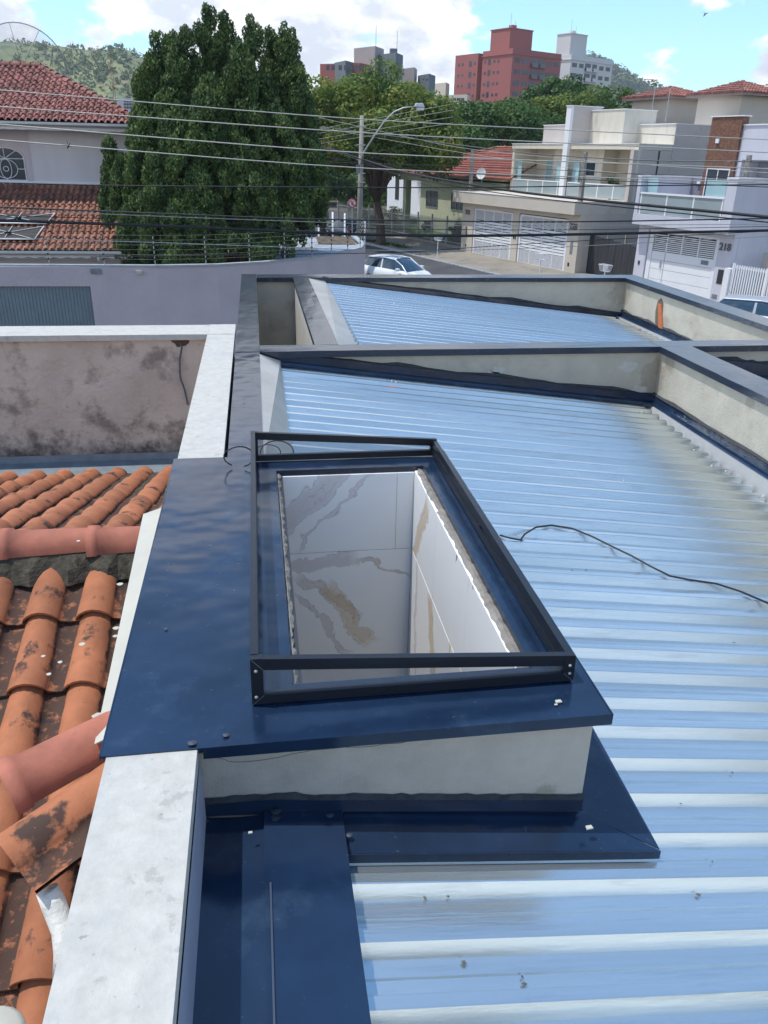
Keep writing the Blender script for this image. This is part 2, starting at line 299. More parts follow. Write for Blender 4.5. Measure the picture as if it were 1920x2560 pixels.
# ------------------------------------------------------------------ foliage
def leaves(name, clumps, size, mtl, parent, flat=.0, up=0.3, aspect=1.6):
    """clumps: list of (centre, (rx,ry,rz), count). Many small leaf faces through the volume, denser near the shell."""
    V = []
    for c, r, k in clumps:
        d = RNG.normal(size=(k, 3)); d /= np.linalg.norm(d, axis=1)[:, None]
        rad = RNG.uniform(.45, 1.05, (k, 1))**.6
        p = np.array(c)+d*rad*np.array(r)
        nrm = d*.8+RNG.normal(size=(k, 3))*.55+np.array((0, 0, up)); nrm /= np.linalg.norm(nrm, axis=1)[:, None]
        a = np.cross(nrm, RNG.normal(size=(k, 3))); a /= np.linalg.norm(a, axis=1)[:, None]; b = np.cross(nrm, a)
        if flat:   # hanging / upright sprays
            a = a*(1-flat)+np.array((0, 0, 1.))*flat; a /= np.linalg.norm(a, axis=1)[:, None]
            b = np.cross(nrm, a); b /= np.linalg.norm(b, axis=1)[:, None]
        s = size*RNG.uniform(.6, 1.35, (k, 1)); a = a*s*aspect*.5; b = b*s*.5
        V.append(np.stack([p-a, p+b*.9, p+a, p-b*.9], 1))
    V = np.concatenate(V).reshape(-1, 3); off = rootloc(parent) if parent else Vector((0, 0, 0)); V = V-np.array(off)
    nf = len(V)//4; me = bpy.data.meshes.new(name); me.vertices.add(len(V)); me.vertices.foreach_set('co', V.ravel().astype(np.float32))
    me.loops.add(nf*4); me.loops.foreach_set('vertex_index', np.arange(nf*4, dtype=np.int32)); me.polygons.add(nf)
    me.polygons.foreach_set('loop_start', np.arange(0, nf*4, 4, dtype=np.int32)); me.update(calc_edges=True); me.materials.append(mtl)
    o = bpy.data.objects.new(name, me); COL.objects.link(o)
    if parent: o.parent = parent
    return o
def crown_clumps(c, r, n, cs, per, lower=-.35):
    out = []
    while len(out) < n:
        d = RNG.normal(size=3); d /= np.linalg.norm(d)
        if d[2] < lower: continue
        k = RNG.uniform(.62, 1.0) * (1+.12*math.sin(d[0]*7+d[1]*5))
        p = np.array(c)+d*np.array(r)*k; q = cs*RNG.uniform(.65, 1.35)
        out.append((p, (q*1.15, q*1.15, q*.72), int(per*(q/cs)**2)))
    return out
def broad_tree(label, base, c, r, n, cs, per, leaf, mtl, trunk=.35, group=None, limbs=6, name='broadleaf_tree', lower=-.5):
    t = thing(name, label, 'tree', base, group)
    cl = crown_clumps(c, r, n, cs, per, lower)
    m = MB(); b = Vector(base); cc = Vector(c); fork = b.lerp(cc, .42)
    m.tube([b+Vector((0, 0, -.1)), b+Vector((.03, 0, .35)), b.lerp(fork, .6)+Vector((.15, 0, 0)), fork], [trunk*1.35, trunk, trunk*.8, trunk*.75], 8)
    for i in range(limbs):
        tgt = Vector(cl[i*len(cl)//limbs][0]); mid = fork.lerp(tgt, .5)+Vector((RNG.uniform(-.3, .3), RNG.uniform(-.3, .3), RNG.uniform(.0, .6)))
        m.tube([fork, mid, tgt], [trunk*.55, trunk*.3, trunk*.1], 6)
    m.build('trunk', m_bark, t, True)
    leaves('crown', cl, leaf, mtl, t)
    return t

# ================================================================== SETTING: ground, streets, hills
def struct(o): o['kind'] = 'structure'; return o
gp = MB(); n = 36
ring = [(6000*math.cos(2*math.pi*i/n), 6000*math.sin(2*math.pi*i/n)) for i in range(n)]
struct(gp.add([(x, y, -.03) for x, y in ring], [tuple(range(n))]).build('ground', m_earth))
struct(MB(ST).add([(-120, -13.2, 0), (60, -13.2, 0), (60, -4.2, 0), (-120, -4.2, 0)], [(0, 1, 2, 3)]).build('street', m_asph))
struct(MB().add([(-40, 12.6, -.004), (16, 12.6, -.004), (16, 26, -.004), (-40, 26, -.004)], [(0, 1, 2, 3)]).build('side_street', m_asph))
struct(MB(ST).add([(-120, 9, -.006), (-17, 9, -.006), (-17, -4.2, -.006), (-120, -4.2, -.006)], [(0, 3, 2, 1)]).build('crossing_street', m_asph))
# pavement in front of the houses: kerb and slab, ramped down in front of the garages
pv = MB(ST)
for a0, a1 in ((-16, -8), (-8, -1.8), (11, 15.3), (22, 40)): pv.box(a0, a1, -4.2, 1.2, -.02, .13)
pv.hexa([(-1.8, -4.2, -.02), (11, -4.2, -.02), (11, .2, -.02), (-1.8, .2, -.02), (-1.8, -4.2, .02), (11, -4.2, .02), (11, .2, .12), (-1.8, .2, .12)])
pv.hexa([(15.3, -4.2, -.02), (22, -4.2, -.02), (22, .2, -.02), (15.3, .2, -.02), (15.3, -4.2, .02), (22, -4.2, .02), (22, .2, .12), (15.3, .2, .12)])
struct(pv.build('pavement', m_conc))
kb = MB(ST)
for i in range(56): kb.box(-16+i, -16+i+.97, -4.33, -4.2, -.02, .15 if (i < 14 or i > 26) else .06)
struct(kb.build('kerb', m_cap))

def hill(name, pts, D, depth, seed, mtl):
    """terrain ridge whose crest passes through the given (x,z) points at distance D"""
    xs = [p[0] for p in pts]; zs = [p[1] for p in pts]; P = []; rr = np.random.default_rng(seed); ph = rr.uniform(0, 6, 8)
    nx, ny = 110, 34
    for j in range(ny):
        row = []; v = j/(ny-1); yy = D-depth+2*depth*v
        prof = math.sin(min(1, v*2)*math.pi/2)**1.25 if v < .5 else math.cos((v-.5)*math.pi)**.8 if v < .999 else 0
        for i in range(nx):
            x = xs[0]+(xs[-1]-xs[0])*i/(nx-1); z = np.interp(x, xs, zs)
            wv = sum(math.sin(x*.013*(k+1)+ph[k]+yy*.011*(k+1))/(k+1) for k in range(5))*D*.004*(1-abs(2*v-1)**2*.5)*min(1, v*4)
            row.append((x*yy/D, yy, max(-2, z*prof+wv)))
        P.append(row)
    return P, struct(MB().grid(P).build(name, mtl, None, True))
m_hill = mat('hill_grass', (.11, .15, .05), .95, 0, .30, .012, col2=(.20, .20, .08), spots=[((.045, .085, .035), .03, .52, .06, .8), ((.26, .19, .11), .010, .60, .08, .7)])
HP, _h = hill('hill', [(-900, 30), (-520, 90), (-300, 80), (-227, 88), (-192, 86), (-160, 83), (-138, 80), (-123, 85), (-108, 82), (-94, 74), (-60, 62), (20, 40), (150, 20), (400, 10)], 900, 480, 3, m_hill)
HP2, _h2 = hill('hill', [(200, 20), (380, 70), (440, 118), (489, 132), (515, 129), (540, 119), (575, 106), (600, 97), (700, 80), (900, 60), (1200, 30)], 1300, 500, 5, m_hill)
def forest(name, HPx, label, seed, nn, xr, big):
    rr = np.random.default_rng(seed); cl = []
    ny, nx = len(HPx), len(HPx[0])
    while len(cl) < nn:
        j = rr.uniform(1, ny*.52); i = rr.uniform(0, nx-1); a = HPx[int(j)][int(i)]
        f, g = j % 1, i % 1; b = HPx[int(j)+1][min(nx-1, int(i)+1)]
        p = [a[k]*(1-f)+b[k]*f for k in range(3)]
        if not xr[0] < p[0] < xr[1]: continue
        dn = math.sin(p[0]*.031+seed)+math.sin(p[1]*.023+p[0]*.011)+math.sin(p[0]*.071+p[1]*.05)*.6
        if dn < rr.uniform(-.9, 1.3) and j < ny*.46: continue
        s = rr.uniform(.6, 1.5)*big
        cl.append(((p[0], p[1], p[2]+s*.5), (s, s, s*1.05), 16))
    o = leaves(name, cl, big*.62, l_hill, None); tag(o, label, None, None, 'stuff')
forest('hillside_forest', HP, 'patchy woodland on the grassy hill behind the tiled house', 11, 1500, (-330, 60), 2.7)
forest('hillside_forest', HP2, 'dense woodland on the far hill right of the white tower', 12, 1500, (430, 760), 6.5)

# ================================================================== NEIGHBOUR: white parapet walls, stained wall, tiled roof
wp = thing('parapet_wall', 'white painted parapet running away on the left, beside the clay tile roof', 'wall', (-.34, 3, 3))
Bx('masonry', m_white_wall, wp, -.43, -.235, -.6, 7.5, 2.8, 4.655)
def coping(x0, x1, y0, y1, z1, mtl, parent, name='coping', lip=.05, t=.016, amp=.0007, nx=3, ny=None, seed=0):
    """folded sheet cap: slightly uneven top with down-turned lips"""
    ny = ny or max(4, int((y1-y0)/.22)); nx = nx if (x1-x0) < .9 else int((x1-x0)/.22)
    rr = np.random.default_rng(seed); P = []
    for j in range(ny+1):
        P.append([(x0+(x1-x0)*i/nx, y0+(y1-y0)*j/ny, z1+rr.normal()*amp) for i in range(nx+1)])
    m = MB(); m.grid([list(r) for r in zip(*P)])
    def lipf(a):
        m.grid([[(p[0], p[1], p[2]) for p in a], [(p[0], p[1], z1-lip) for p in a]])
    lipf(P[0]); lipf([r[-1] for r in P]); lipf(P[-1][::-1]); lipf([r[0] for r in P][::-1])
    m.add([(x0, y0, z1-lip), (x1, y0, z1-lip), (x1, y1, z1-lip), (x0, y1, z1-lip)], [(3, 2, 1, 0)])
    return m.build(name, mtl, parent)
coping(-.455, -.215, -.6, 1.80, 4.70, m_white, wp, seed=1)
coping(-.455, -.215, 4.06, 7.30, 4.70, m_white, wp, seed=2)
coping(-.455, -.213, 7.304, 7.74, 4.703, m_white, wp, seed=3)
fl = MB()
fl.plate((-.545, 2.03, 4.55), (-.44, 2.03, 4.60), (-.44, 3.75, 4.60), (-.605, 3.75, 4.545), .004)
fl.build('side_flashing', m_whiteb, wp)
cw = thing('parapet_wall', 'stained grey render wall with white coping across the left neighbour roof', 'wall', (-3, 7.5, 3))
Bx('masonry', m_stained, cw, -7, -.436, 7.36, 7.7, 2.5, 4.64)
coping(-7, -.457, 7.31, 7.74, 4.70, m_white, cw, seed=4)
ca = MB(); ca.tube([aty(450, 858, 7.34), aty(455, 868, 7.32), aty(449, 900, 7.33), aty(450, 935, 7.33), aty(452, 948, 7.335), aty(462, 975, 7.33), aty(470, 1012, 7.34)], .009, 6)
tag(ca.build('hanging_cable', mat('grey_cable', (.08, .10, .12), .6)), 'thin grey cable hanging out of the stained wall', 'cable')
h = MB(); c0 = aty(452, 856, 7.352); h.add([(c0.x+.075*math.cos(k*.7)*(1+.3*math.sin(k*2.1)), 7.352, c0.z+.04*math.sin(k*.7)*(1+.3*math.cos(k*3))) for k in range(9)], [tuple(range(9))]); h.build('cable_hole', mat('hole_edge', (.10, .06, .04), .95), cw)
gt = thing('roof_gutter', 'dull grey sheet gutter at the foot of the stained wall', 'gutter', (-3, 7.1, 3.5))
MB().plate((-7, 7.02, 3.50), (-.436, 7.02, 3.50), (-.436, 7.355, 3.52), (-7, 7.355, 3.52)).plate((-7, 7.34, 3.52), (-.436, 7.34, 3.52), (-.436, 7.352, 3.585), (-7, 7.352, 3.585)).build('gutter_pan', m_gut_old, gt)

# --- clay S-tile: barrel and pan in one piece
TW, TE = .232, .375
def stile(seg=9, w=TW+.022, ln=TE+.05, hh=.062, rows=3, thick=.014, lip=.020):
    m = MB(); top = []
    def z(u): return hh*max(0, math.sin(math.pi*min(1, u/.64)))**.62 if u < .64 else -.012*math.sin(math.pi*(u-.64)/.36)
    us = [0, .012, .04, .10, .2, .32, .44, .54, .60, .628, .64, .72, .82, .92, 1.0]
    for j in range(rows+1):
        v = j/rows; tap = 1-.10*v
        top.append([((u-.5)*w*tap if u < .6 else ((u-.5)*w*(tap+(1-tap)*(u-.6)/.4)), v*ln, z(u)*(1-.10*v)+lip*(1-v)+(.006*(1-v*8) if v < .125 else 0)) for u in us])
    m.grid(top)
    lo = [(x, y, zz-thick) for x, y, zz in top[0]]
    m.grid([lo, top[0]]); m.grid([[(x, y, zz-thick) for x, y, zz in r] for r in (top[1], top[0])])
    return m
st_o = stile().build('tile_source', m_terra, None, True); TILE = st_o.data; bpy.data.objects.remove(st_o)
st_o = stile(rows=1).build('tile_source', m_terra_far, None, True); TILE_FAR = st_o.data; bpy.data.objects.remove(st_o)
tr = thing('tile_roof', 'clay barrel tile roof of the neighbour beside the white parapet', 'roof', (-1.5, 3.6, 4.3))
RIDGE_Y, RIDGE_Z = 3.66, 4.44
def slope_M(x, y, z, pitch, rz=0.): return Matrix.Translation((x, y, z)) @ Matrix.Rotation(rz, 4, 'Z') @ Matrix.Rotation(pitch, 4, 'X')
a1 = R(20)
for i in range(9):
    for j in range(8):
        d = .015+TE*(j+1); y = RIDGE_Y-d*math.cos(a1); z = RIDGE_Z-.09-d*math.sin(a1); x = -.750-TW*i + random.gauss(0, .003)
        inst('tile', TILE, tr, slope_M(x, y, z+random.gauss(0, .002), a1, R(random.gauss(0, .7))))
a2 = R(14.5)
for i in range(9):
    for j in range(9):
        d = .10+TE*(j+1); y = RIDGE_Y+d*math.cos(a2); z = RIDGE_Z-.09-d*math.sin(a2); x = -.735-TW*i+TW*.3+random.gauss(0, .003)
        if y > 7.25: continue
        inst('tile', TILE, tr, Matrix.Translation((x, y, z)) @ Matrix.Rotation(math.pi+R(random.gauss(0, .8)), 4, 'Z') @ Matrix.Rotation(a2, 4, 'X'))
MB().hexa([(-3.2, RIDGE_Y-2.95, RIDGE_Z-1.24), (-.45, RIDGE_Y-2.95, RIDGE_Z-1.24), (-.45, RIDGE_Y, RIDGE_Z-.16), (-3.2, RIDGE_Y, RIDGE_Z-.16), (-3.2, RIDGE_Y-2.95, RIDGE_Z-1.18), (-.45, RIDGE_Y-2.95, RIDGE_Z-1.18), (-.45, RIDGE_Y, RIDGE_Z-.11), (-3.2, RIDGE_Y, RIDGE_Z-.11)]).build('roof_boards', m_mortar, tr)
MB().hexa([(-3.2, RIDGE_Y, RIDGE_Z-.16), (-.45, RIDGE_Y, RIDGE_Z-.16), (-.45, 7.3, 3.40), (-3.2, 7.3, 3.40), (-3.2, RIDGE_Y, RIDGE_Z-.12), (-.45, RIDGE_Y, RIDGE_Z-.12), (-.45, 7.3, 3.44), (-3.2, 7.3, 3.44)]).build('roof_boards', m_mortar, tr)
mo = MB(); P = []
for i in range(60):
    x = -3.1+i*.0442; wv = .02*math.sin(i*1.7)+random.gauss(0, .008)
    P.append([(x, RIDGE_Y-.165-wv, RIDGE_Z-.125), (x, RIDGE_Y-.13-wv, RIDGE_Z-.062), (x, RIDGE_Y-.08, RIDGE_Z-.01), (x, RIDGE_Y+.09, RIDGE_Z-.015), (x, RIDGE_Y+.17+wv, RIDGE_Z-.10)])
mo.grid(P).build('ridge_mortar', m_mortar, tr)
def cap_tile(ln=.40, r0=.095, r1=.082, seg=10, collar=True):
    P = []; ys = [0, .02, .045, .05, .4*ln, ln] if collar else [0, ln]
    for y in ys:
        rr = r0+(r1-r0)*y/ln + (.012 if collar and y <= .045 else 0)
        P.append([(rr*math.cos(math.pi*k/seg), y, rr*math.sin(math.pi*k/seg)) for k in range(seg+1)])
    m = MB(); m.grid(P); Q = [[(x*.86, y, z*.86) for x, y, z in r] for r in P]; m.grid(Q); m.grid([P[0], Q[0]]); m.grid([P[-1], Q[-1]])
    m.grid([[r[0] for r in P], [r[0] for r in Q]]); m.grid([[r[-1] for r in P], [r[-1] for r in Q]]); return m
co = cap_tile().build('cap_source', m_terra_new, None, True); CAP = co.data; bpy.data.objects.remove(co)
for i in range(7):
    inst('ridge_tile', CAP, tr, Matrix.Translation((-.855-i*.40, RIDGE_Y+.0, RIDGE_Z-.02+.006*math.sin(i*2))) @ Matrix.Rotation(R(-90), 4, 'Z') @ Matrix.Rotation(R(1.5), 4, 'X'))
# loose pieces in the lower left corner
pa = Vector((-.47, 1.78, 4.55)); pb = Vector((-.78, 1.52, 4.43))
c = MB(); 
hp = inst('loose_ridge_tile', CAP, None, Matrix.Translation(atz(20, 1985, 4.44)) @ Matrix.Rotation(R(-60), 4, 'Z') @ Matrix.Rotation(R(8), 4, 'X'))
tag(hp, 'smooth clay ridge tile leaning against the white parapet above a mossy tile', 'roof tile')
bk = inst('loose_tile', TILE, None, Matrix.Translation(atz(45, 2175, 4.40)) @ Matrix.Rotation(R(-52), 4, 'Z') @ Matrix.Rotation(R(14), 4, 'X') @ Matrix.Scale(.95, 4))
tag(bk, 'mossy blackened clay tile lying askew against the parapet, lichen on it', 'roof tile')
pp = MB(); q = [atz(118, 2225, 4.38), atz(135, 2262, 4.34), atz(158, 2325, 4.30), atz(165, 2385, 4.26), atz(160, 2440, 4.20)]
pp.tube([q[0]+(q[i]-q[0]) for i in range(5)], [.030, .033, .031, .032, .03], 10)
tag(pp.build('wrapped_pipe', mat('white_wrap', (.62, .62, .58), .6, 0, .12, 30, bump=.004, bscale=50), None, True), 'white wrapped pipe between loose clay tiles and the parapet', 'pipe')
dd = MB(); cc = atz(-30, 2600, 4.25)
dd.tube([cc+Vector((0, 0, -.1)), cc, cc+Vector((0, 0, .02))], [.085, .085, .07], 20)
tag(dd.build('round_vent_cap', m_whiteb, None, True), 'off-white round cap at the lower left corner of the tiled roof', 'vent cap')
lm = MB()
for (px, py, s) in ((205, 1610, .012), (150, 1655, .009), (108, 1640, .008), (122, 1685, .009), (196, 1352, .009), (300, 1460, .014), (290, 1570, .013), (288, 1590, .010), (245, 1790, .02), (260, 1830, .014)):
    p = atz(px, py, 4.47 if py > 1400 else 4.5); p = p+Vector((0, 0, .0))
    lm.add([(p.x+s*math.cos(k)*(1+.3*math.sin(k*3)), p.y+s*math.sin(k), p.z) for k in range(6)], [tuple(range(6))])
tag(lm.build('mortar_crumbs', m_whiteb), 'pale mortar crumbs scattered over the clay tiles', None, None, 'stuff')

# ================================================================== OUR BUILDING: parapets with dark copings
def navy(x0, x1, y0, y1, parent, z=4.70, lip=.055, mtl=None, seed=0, name='coping'): return coping(x0, x1, y0, y1, z, mtl or m_navy, parent, name, lip, seed=seed)
w1 = thing('parapet_wall', 'low wall capped in glossy navy sheet running away beside the white parapet', 'wall', (-.1, 7, 3))
Bx('masonry', m_plaster, w1, -.175, -.02, 1.86, 11.1, 2.9, 4.66)
navy(-.195, -.002, 4.10, 6.585, w1, seed=11); navy(-.197, .0, 6.588, 11.16, w1, z=4.702, mtl=m_navyfar, seed=12)
MB().plate((-.004, 4.02, 4.69), (.17, 4.02, 4.50), (.165, 6.56, 4.63), (-.004, 6.56, 4.69), .003).build('side_flashing', m_galv, w1)
w2 = thing('parapet_wall', 'mid roof wall with dark coping crossing between the two metal roofs', 'wall', (2, 6.7, 3))
Bx('masonry', m_plaster, w2, .0, 5.1, 6.64, 6.79, 2.9, 4.655)
navy(.002, 3.50, 6.60, 6.83, w2, mtl=m_navyfar, seed=13); navy(3.503, 6.4, 6.60, 6.83, w2, mtl=m_navyfar, seed=14)
w3 = thing('parapet_wall', 'right parapet with rusty damp stain beside the large metal roof', 'wall', (3.6, 3, 3))
Bx('masonry', m_plaster, w3, 3.53, 3.76, -.6, 6.638, 2.9, 4.655)
navy(3.50, 3.795, -.6, 6.598, w3, mtl=m_navyfar, seed=15)
w4 = thing('parapet_wall', 'far end parapet with thin dark coping in front of the street', 'wall', (2.5, 11, 3))
Bx('masonry', m_plaster, w4, -.17, 5.3, 10.90, 11.08, 2.9, 4.655)
navy(.003, 5.34, 10.85, 11.16, w4, mtl=m_navyfar, seed=16)
w5 = thing('parapet_wall', 'far right parapet with a hole showing a bare brick', 'wall', (5.2, 8, 3))
Bx('masonry', m_plaster, w5, 5.105, 5.30, -.6, 10.898, 2.9, 4.655)
navy(5.07, 5.345, -.6, 6.598, w5, mtl=m_navyfar, seed=17); navy(5.07, 5.343, 6.834, 10.848, w5, mtl=m_navyfar, seed=18)
# chamber beside the far roof
w6 = thing('parapet_wall', 'short inner wall with dented navy coping beside the deep roof shaft', 'wall', (.56, 9, 3))
Bx('masonry', mat('streaky_plaster', (.50, .475, .42), .9, 0, .22, 9, stretch=(3, 3, .25), bump=.003, bscale=60), w6, .49, .65, 6.80, 10.897, 2.9, 4.655)
navy(.468, .672, 6.833, 10.847, w6, mtl=m_navyfar, seed=19)
MB().plate((.673, 6.835, 4.69), (.93, 6.835, 4.57), (.89, 10.84, 4.66), (.673, 10.84, 4.695), .003).build('side_flashing', m_galv, w6)
Bx('shaft_floor', mat('shaft_floor', (.07, .075, .08), .7), w6, -.02, .49, 6.79, 10.9, 3.35, 3.42)
struct(Bx('roof_underlay', m_dark, None, -.02, 5.1, -.6, 10.9, 1.6, 1.9))

# caulk and dark flashings against the walls
def znear(x, y): return 4.35-.125*x+.048*(y-1.8)
def zfar(x, y): return 4.585-.115*(x-.9)
def zright(x, y): return 4.44-.10*(x-3.8)
def wall_flash(parent, x0, x1, y, zf, h=.075, flange=.13, side=-1, mtl=None, n=26):
    """upstand + flange in front of a wall face at y that looks to -y"""
    P = []; K = []
    for i in range(n+1):
        x = x0+(x1-x0)*i/n; z = zf(x, y)+.042
        P.append([(x, y-flange, z-.010), (x, y-flange, z+.004), (x, y-.012, z+.010), (x, y-.006, z+h)])
        K.append([(x, y-.006, z+h-.004), (x, y-.016, z+h+.004+random.gauss(0, .003)), (x, y-.002, z+h+.020+random.gauss(0, .006)+.008*math.sin(i*.9))])
    MB().grid(P).build('wall_flashing', mtl or m_navyfar, parent); MB().grid(K).build('caulk_bead', m_caulk, parent)
wall_flash(w2, .1, 3.53, 6.64, znear, .075, .14, mtl=m_navy)
wall_flash(w4, .86, 5.10, 10.90, zfar, .06, .13, mtl=m_navy)
wall_flash(w2, 3.77, 5.1, 6.638, zright, .12, .16, mtl=m_navy)
def side_flash(parent, xw, y0, y1, zf, zp, n=34):
    P = []; K = []; G = []
    for j in range(n+1):
        y = y0+(y1-y0)*j/n; z = zf
        P.append([(xw-.062, y, z-.004), (xw-.05, y, z+.010), (xw-.02, y, z+.016), (xw-.006, y, z+.070)])
        K.append([(xw-.006, y, z+.066), (xw-.020, y, z+.076+random.gauss(0, .003)), (xw-.002, y, z+.092+random.gauss(0, .005))])
        G.append([(xw-.106, y, z-.26), (xw-.104, y, zp(xw-.1, y)-.01), (xw-.060, y, z-.001)])
    MB().grid(P).build('wall_flashing', m_navy, parent); MB().grid(K).build('caulk_bead', m_caulk, parent); MB().grid(G).build('gutter_side', m_pale, parent)

side_flash(w3, 3.53, .2, 6.636, 4.185, znear); side_flash(w5, 5.105, 6.85, 10.89, 4.172, zfar)

# ribbed sheets
def ribbed(name, zf, x0, x1, y0, nrib, parent, pitch=.164, lift=0.0, endcap=True, seed=0):
    """one roofing sheet: nrib trapezoidal ribs running along X"""
    # cross-section from far to near within one pitch: crest, near face, pan with a small stiffener, far face
    prof = [(y*pitch/.164, z) for y, z in [(0, .0), (.044, .0), (.048, .0055), (.0605, .0055), (.0635, 0), (.096, 0), (.117, .038), (.1205, .040), (.149, .040), (.1515, .038), (.157, .008)]]
    pts = []
    for r in range(nrib):
        for y, z in prof: pts.append((y0+r*pitch+y, z))
    pts.append((y0+nrib*pitch, 0.002)); nx = 6; rr = np.random.default_rng(seed)
    # mirrored so that the sloped face looks at the lower y side
    Y0, Y1 = y0, y0+nrib*pitch
    pts = [(y, z) for y, z in pts]
    P = []
    for i in range(nx+1):
        x = x0+(x1-x0)*i/nx; e = rr.normal()*.0005
        P.append([(x, y, zf(x, y)+z+lift+e) for y, z in pts])
    m = MB(); m.grid(P)
    if endcap:   # turned-up end of the sheet
        a = P[-1]; m.grid([a, [(x+.004, y, z-.006) for x, y, z in a]])
    return m.build(name, m_alu, parent)
mr_ = thing('metal_roof', 'large ribbed zinc sheet roof falling to the right, in front', 'roof', (1.8, 3, 4.2))
for k in range(8):
    ys = (-.48, .588, 1.638, 2.640, 3.588, 4.536, 5.436, 6.288)[k]; pt = (.178, .175, .167, .158, .158, .150, .142, .142)[k]
    if k == 7: ribbed('roof_sheet', znear, .165, 3.41, ys, 2, mr_, pitch=pt, seed=k); continue
    # sheets are cut round the skylight curb
    if k == 2: ribbed('roof_sheet', znear, .165, 3.41, ys, 1, mr_, pitch=pt, seed=k); ribbed('roof_sheet', znear, .965, 3.41, ys+pt, 5, mr_, pitch=pt, seed=k)
    elif k == 3: ribbed('roof_sheet', znear, .965, 3.41, ys, 6, mr_, pitch=pt, lift=.0012, seed=k)
    elif k == 4: ribbed('roof_sheet', znear, .965, 3.41, ys, 3, mr_, pitch=pt, seed=k); ribbed('roof_sheet', znear, .165, 3.41, ys+pt*3, 3, mr_, pitch=pt, seed=k)
    else: ribbed('roof_sheet', znear, .165, 3.41, ys, 6, mr_, pitch=pt, lift=.0012*(k % 2), seed=k)
mf = thing('metal_roof', 'smaller ribbed zinc sheet roof beyond the mid wall', 'roof', (3, 9, 4.3))
for k in range(4):
    ribbed('roof_sheet', zfar, .90, 4.96, 6.86+.164*6*k, 6, mf, lift=.006*k+.001, seed=20+k)
mg = thing('metal_roof', 'sliver of zinc roof right of the second parapet', 'roof', (4.4, 5, 4.3))
for k in range(6): ribbed('roof_sheet', zright, 3.80, 5.09, .7+.164*6*k, 6, mg, seed=30+k)
sc = MB()
def dot(m, p, r=.009, h=.006): m.tube([p, p+Vector((0, 0, h)), p+Vector((0, 0, h+.004))], [r, r, r*.5], 8)
def on_roof(px, py, zf, lift=.04):
    t = 3.0
    for _ in range(60):
        p = OR+ray(px, py)*t; e = p.z-(zf(p.x, p.y)+lift); t += e/(-ray(px, py).z+.15)*.9
    return OR+ray(px, py)*t
for i, (px, py) in enumerate(((1604, 1031), (1735, 1126), (1815, 1179), (1908, 1243), (1560, 1203), (980, 953), (990, 957), (1780, 1165))):
    s_ = MB(); dot(s_, on_roof(px, py, znear, .038)); s_.build('screw', m_steel, mr_, True)
for px, py in ((865, 722), (910, 735), (985, 760), (800, 715), (888, 701), (1020, 716), (1160, 735), (1230, 745)):
    s_ = MB(); dot(s_, on_roof(px, py, zfar, .05)); s_.build('screw', m_steel, mf, True)
# red crayon mark and debris
rm = MB(); p = on_roof(978, 966, znear, .040); rm.box(p.x-.045, p.x+.05, p.y-.006, p.y+.006, p.z-.0005, p.z+.0012)
rm.build('red_mark', mat('red_marker', (.62, .16, .10), .8), mr_)
leaf = MB()
for px, py in ((1830, 1934), (1630, 1980), (1780, 2157), (1063, 2249), (1120, 2245), (1835, 1609), (1465, 1427), (1430, 1428), (1495, 1447), (1578, 1448), (1410, 1145), (1560, 1280), (1046, 1044), (805, 1052), (752, 1030), (857, 1060), (1160, 2410), (1305, 2445), (1310, 2463), (1700, 2010), (1520, 1625), (1870, 1975), (1745, 2240)):
    p = on_roof(px, py, znear, .004); a = random.uniform(0, 3); s = random.uniform(.003, .0075)
    leaf.add([(p.x+s*math.cos(a+k*1.05)*(1.5 if k % 3 == 0 else .8), p.y+s*math.sin(a+k*1.05), p.z+.004+.003*(k % 2)) for k in range(6)], [tuple(range(6))])
tag(leaf.build('leaf_litter', mat('dry_leaf', (.10, .085, .07), .9)), 'small dry bits of leaf lying on the zinc roof', None, None, 'stuff')
cb = MB(); pts = [(1250, 1338), (1275, 1345), (1301, 1350), (1312, 1335), (1340, 1318), (1378, 1313), (1430, 1321), (1480, 1341), (1530, 1366), (1580, 1390), (1625, 1415), (1675, 1440), (1722, 1449), (1790, 1459), (1850, 1478), (1960, 1525)]
cb.tube([on_roof(x, y, znear, .047+.008*abs(math.sin(i*1.3))) for i, (x, y) in enumerate(pts)], .0052, 8)
tag(cb.build('black_cable', m_wired, None, True), 'thin black cable snaking across the zinc roof from the skylight', 'cable')

# brick hole in the far right parapet
bh = MB(); a = atx(1652, 752, 5.103); b = atx(1650, 815, 5.103)
ring = [(5.1035, a.y+.10*math.cos(k*.785)*(1+.25*math.sin(k*2.3)), (a.z+b.z)/2+(a.z-b.z)*.62*math.sin(k*.785)) for k in range(8)]
bh.add(ring, [tuple(range(8))]); bh.build('wall_hole', mat('hole_mortar', (.13, .10, .07), .95), w5)
MB().hexa([(5.085, b.y-.10, b.z-.02), (5.105, b.y-.10, b.z-.02), (5.105, b.y+.01, b.z-.02), (5.085, b.y+.01, b.z-.02), (5.085, a.y-.05, a.z-.04), (5.105, a.y-.05, a.z-.04), (5.105, a.y+.03, a.z-.04), (5.085, a.y+.03, a.z-.04)]).build('brick', m_brick, w5)
st = MB()
for (x, z, s) in ((3.25, 4.52, .09), (2.05, 4.50, .06), (3.38, 4.30, .08), (2.0, 4.46, .07)):
    st.add([(x+s*math.cos(k*.7)*(1+.35*math.sin(k*2.7)), 6.6378, z+s*.55*math.sin(k*.7)*(1+.3*math.cos(k*1.9))) for k in range(9)], [tuple(range(9))])
st.build('patch_marks', mat('render_patch', (.44, .44, .42), .9, 0, .1, 30), w2)

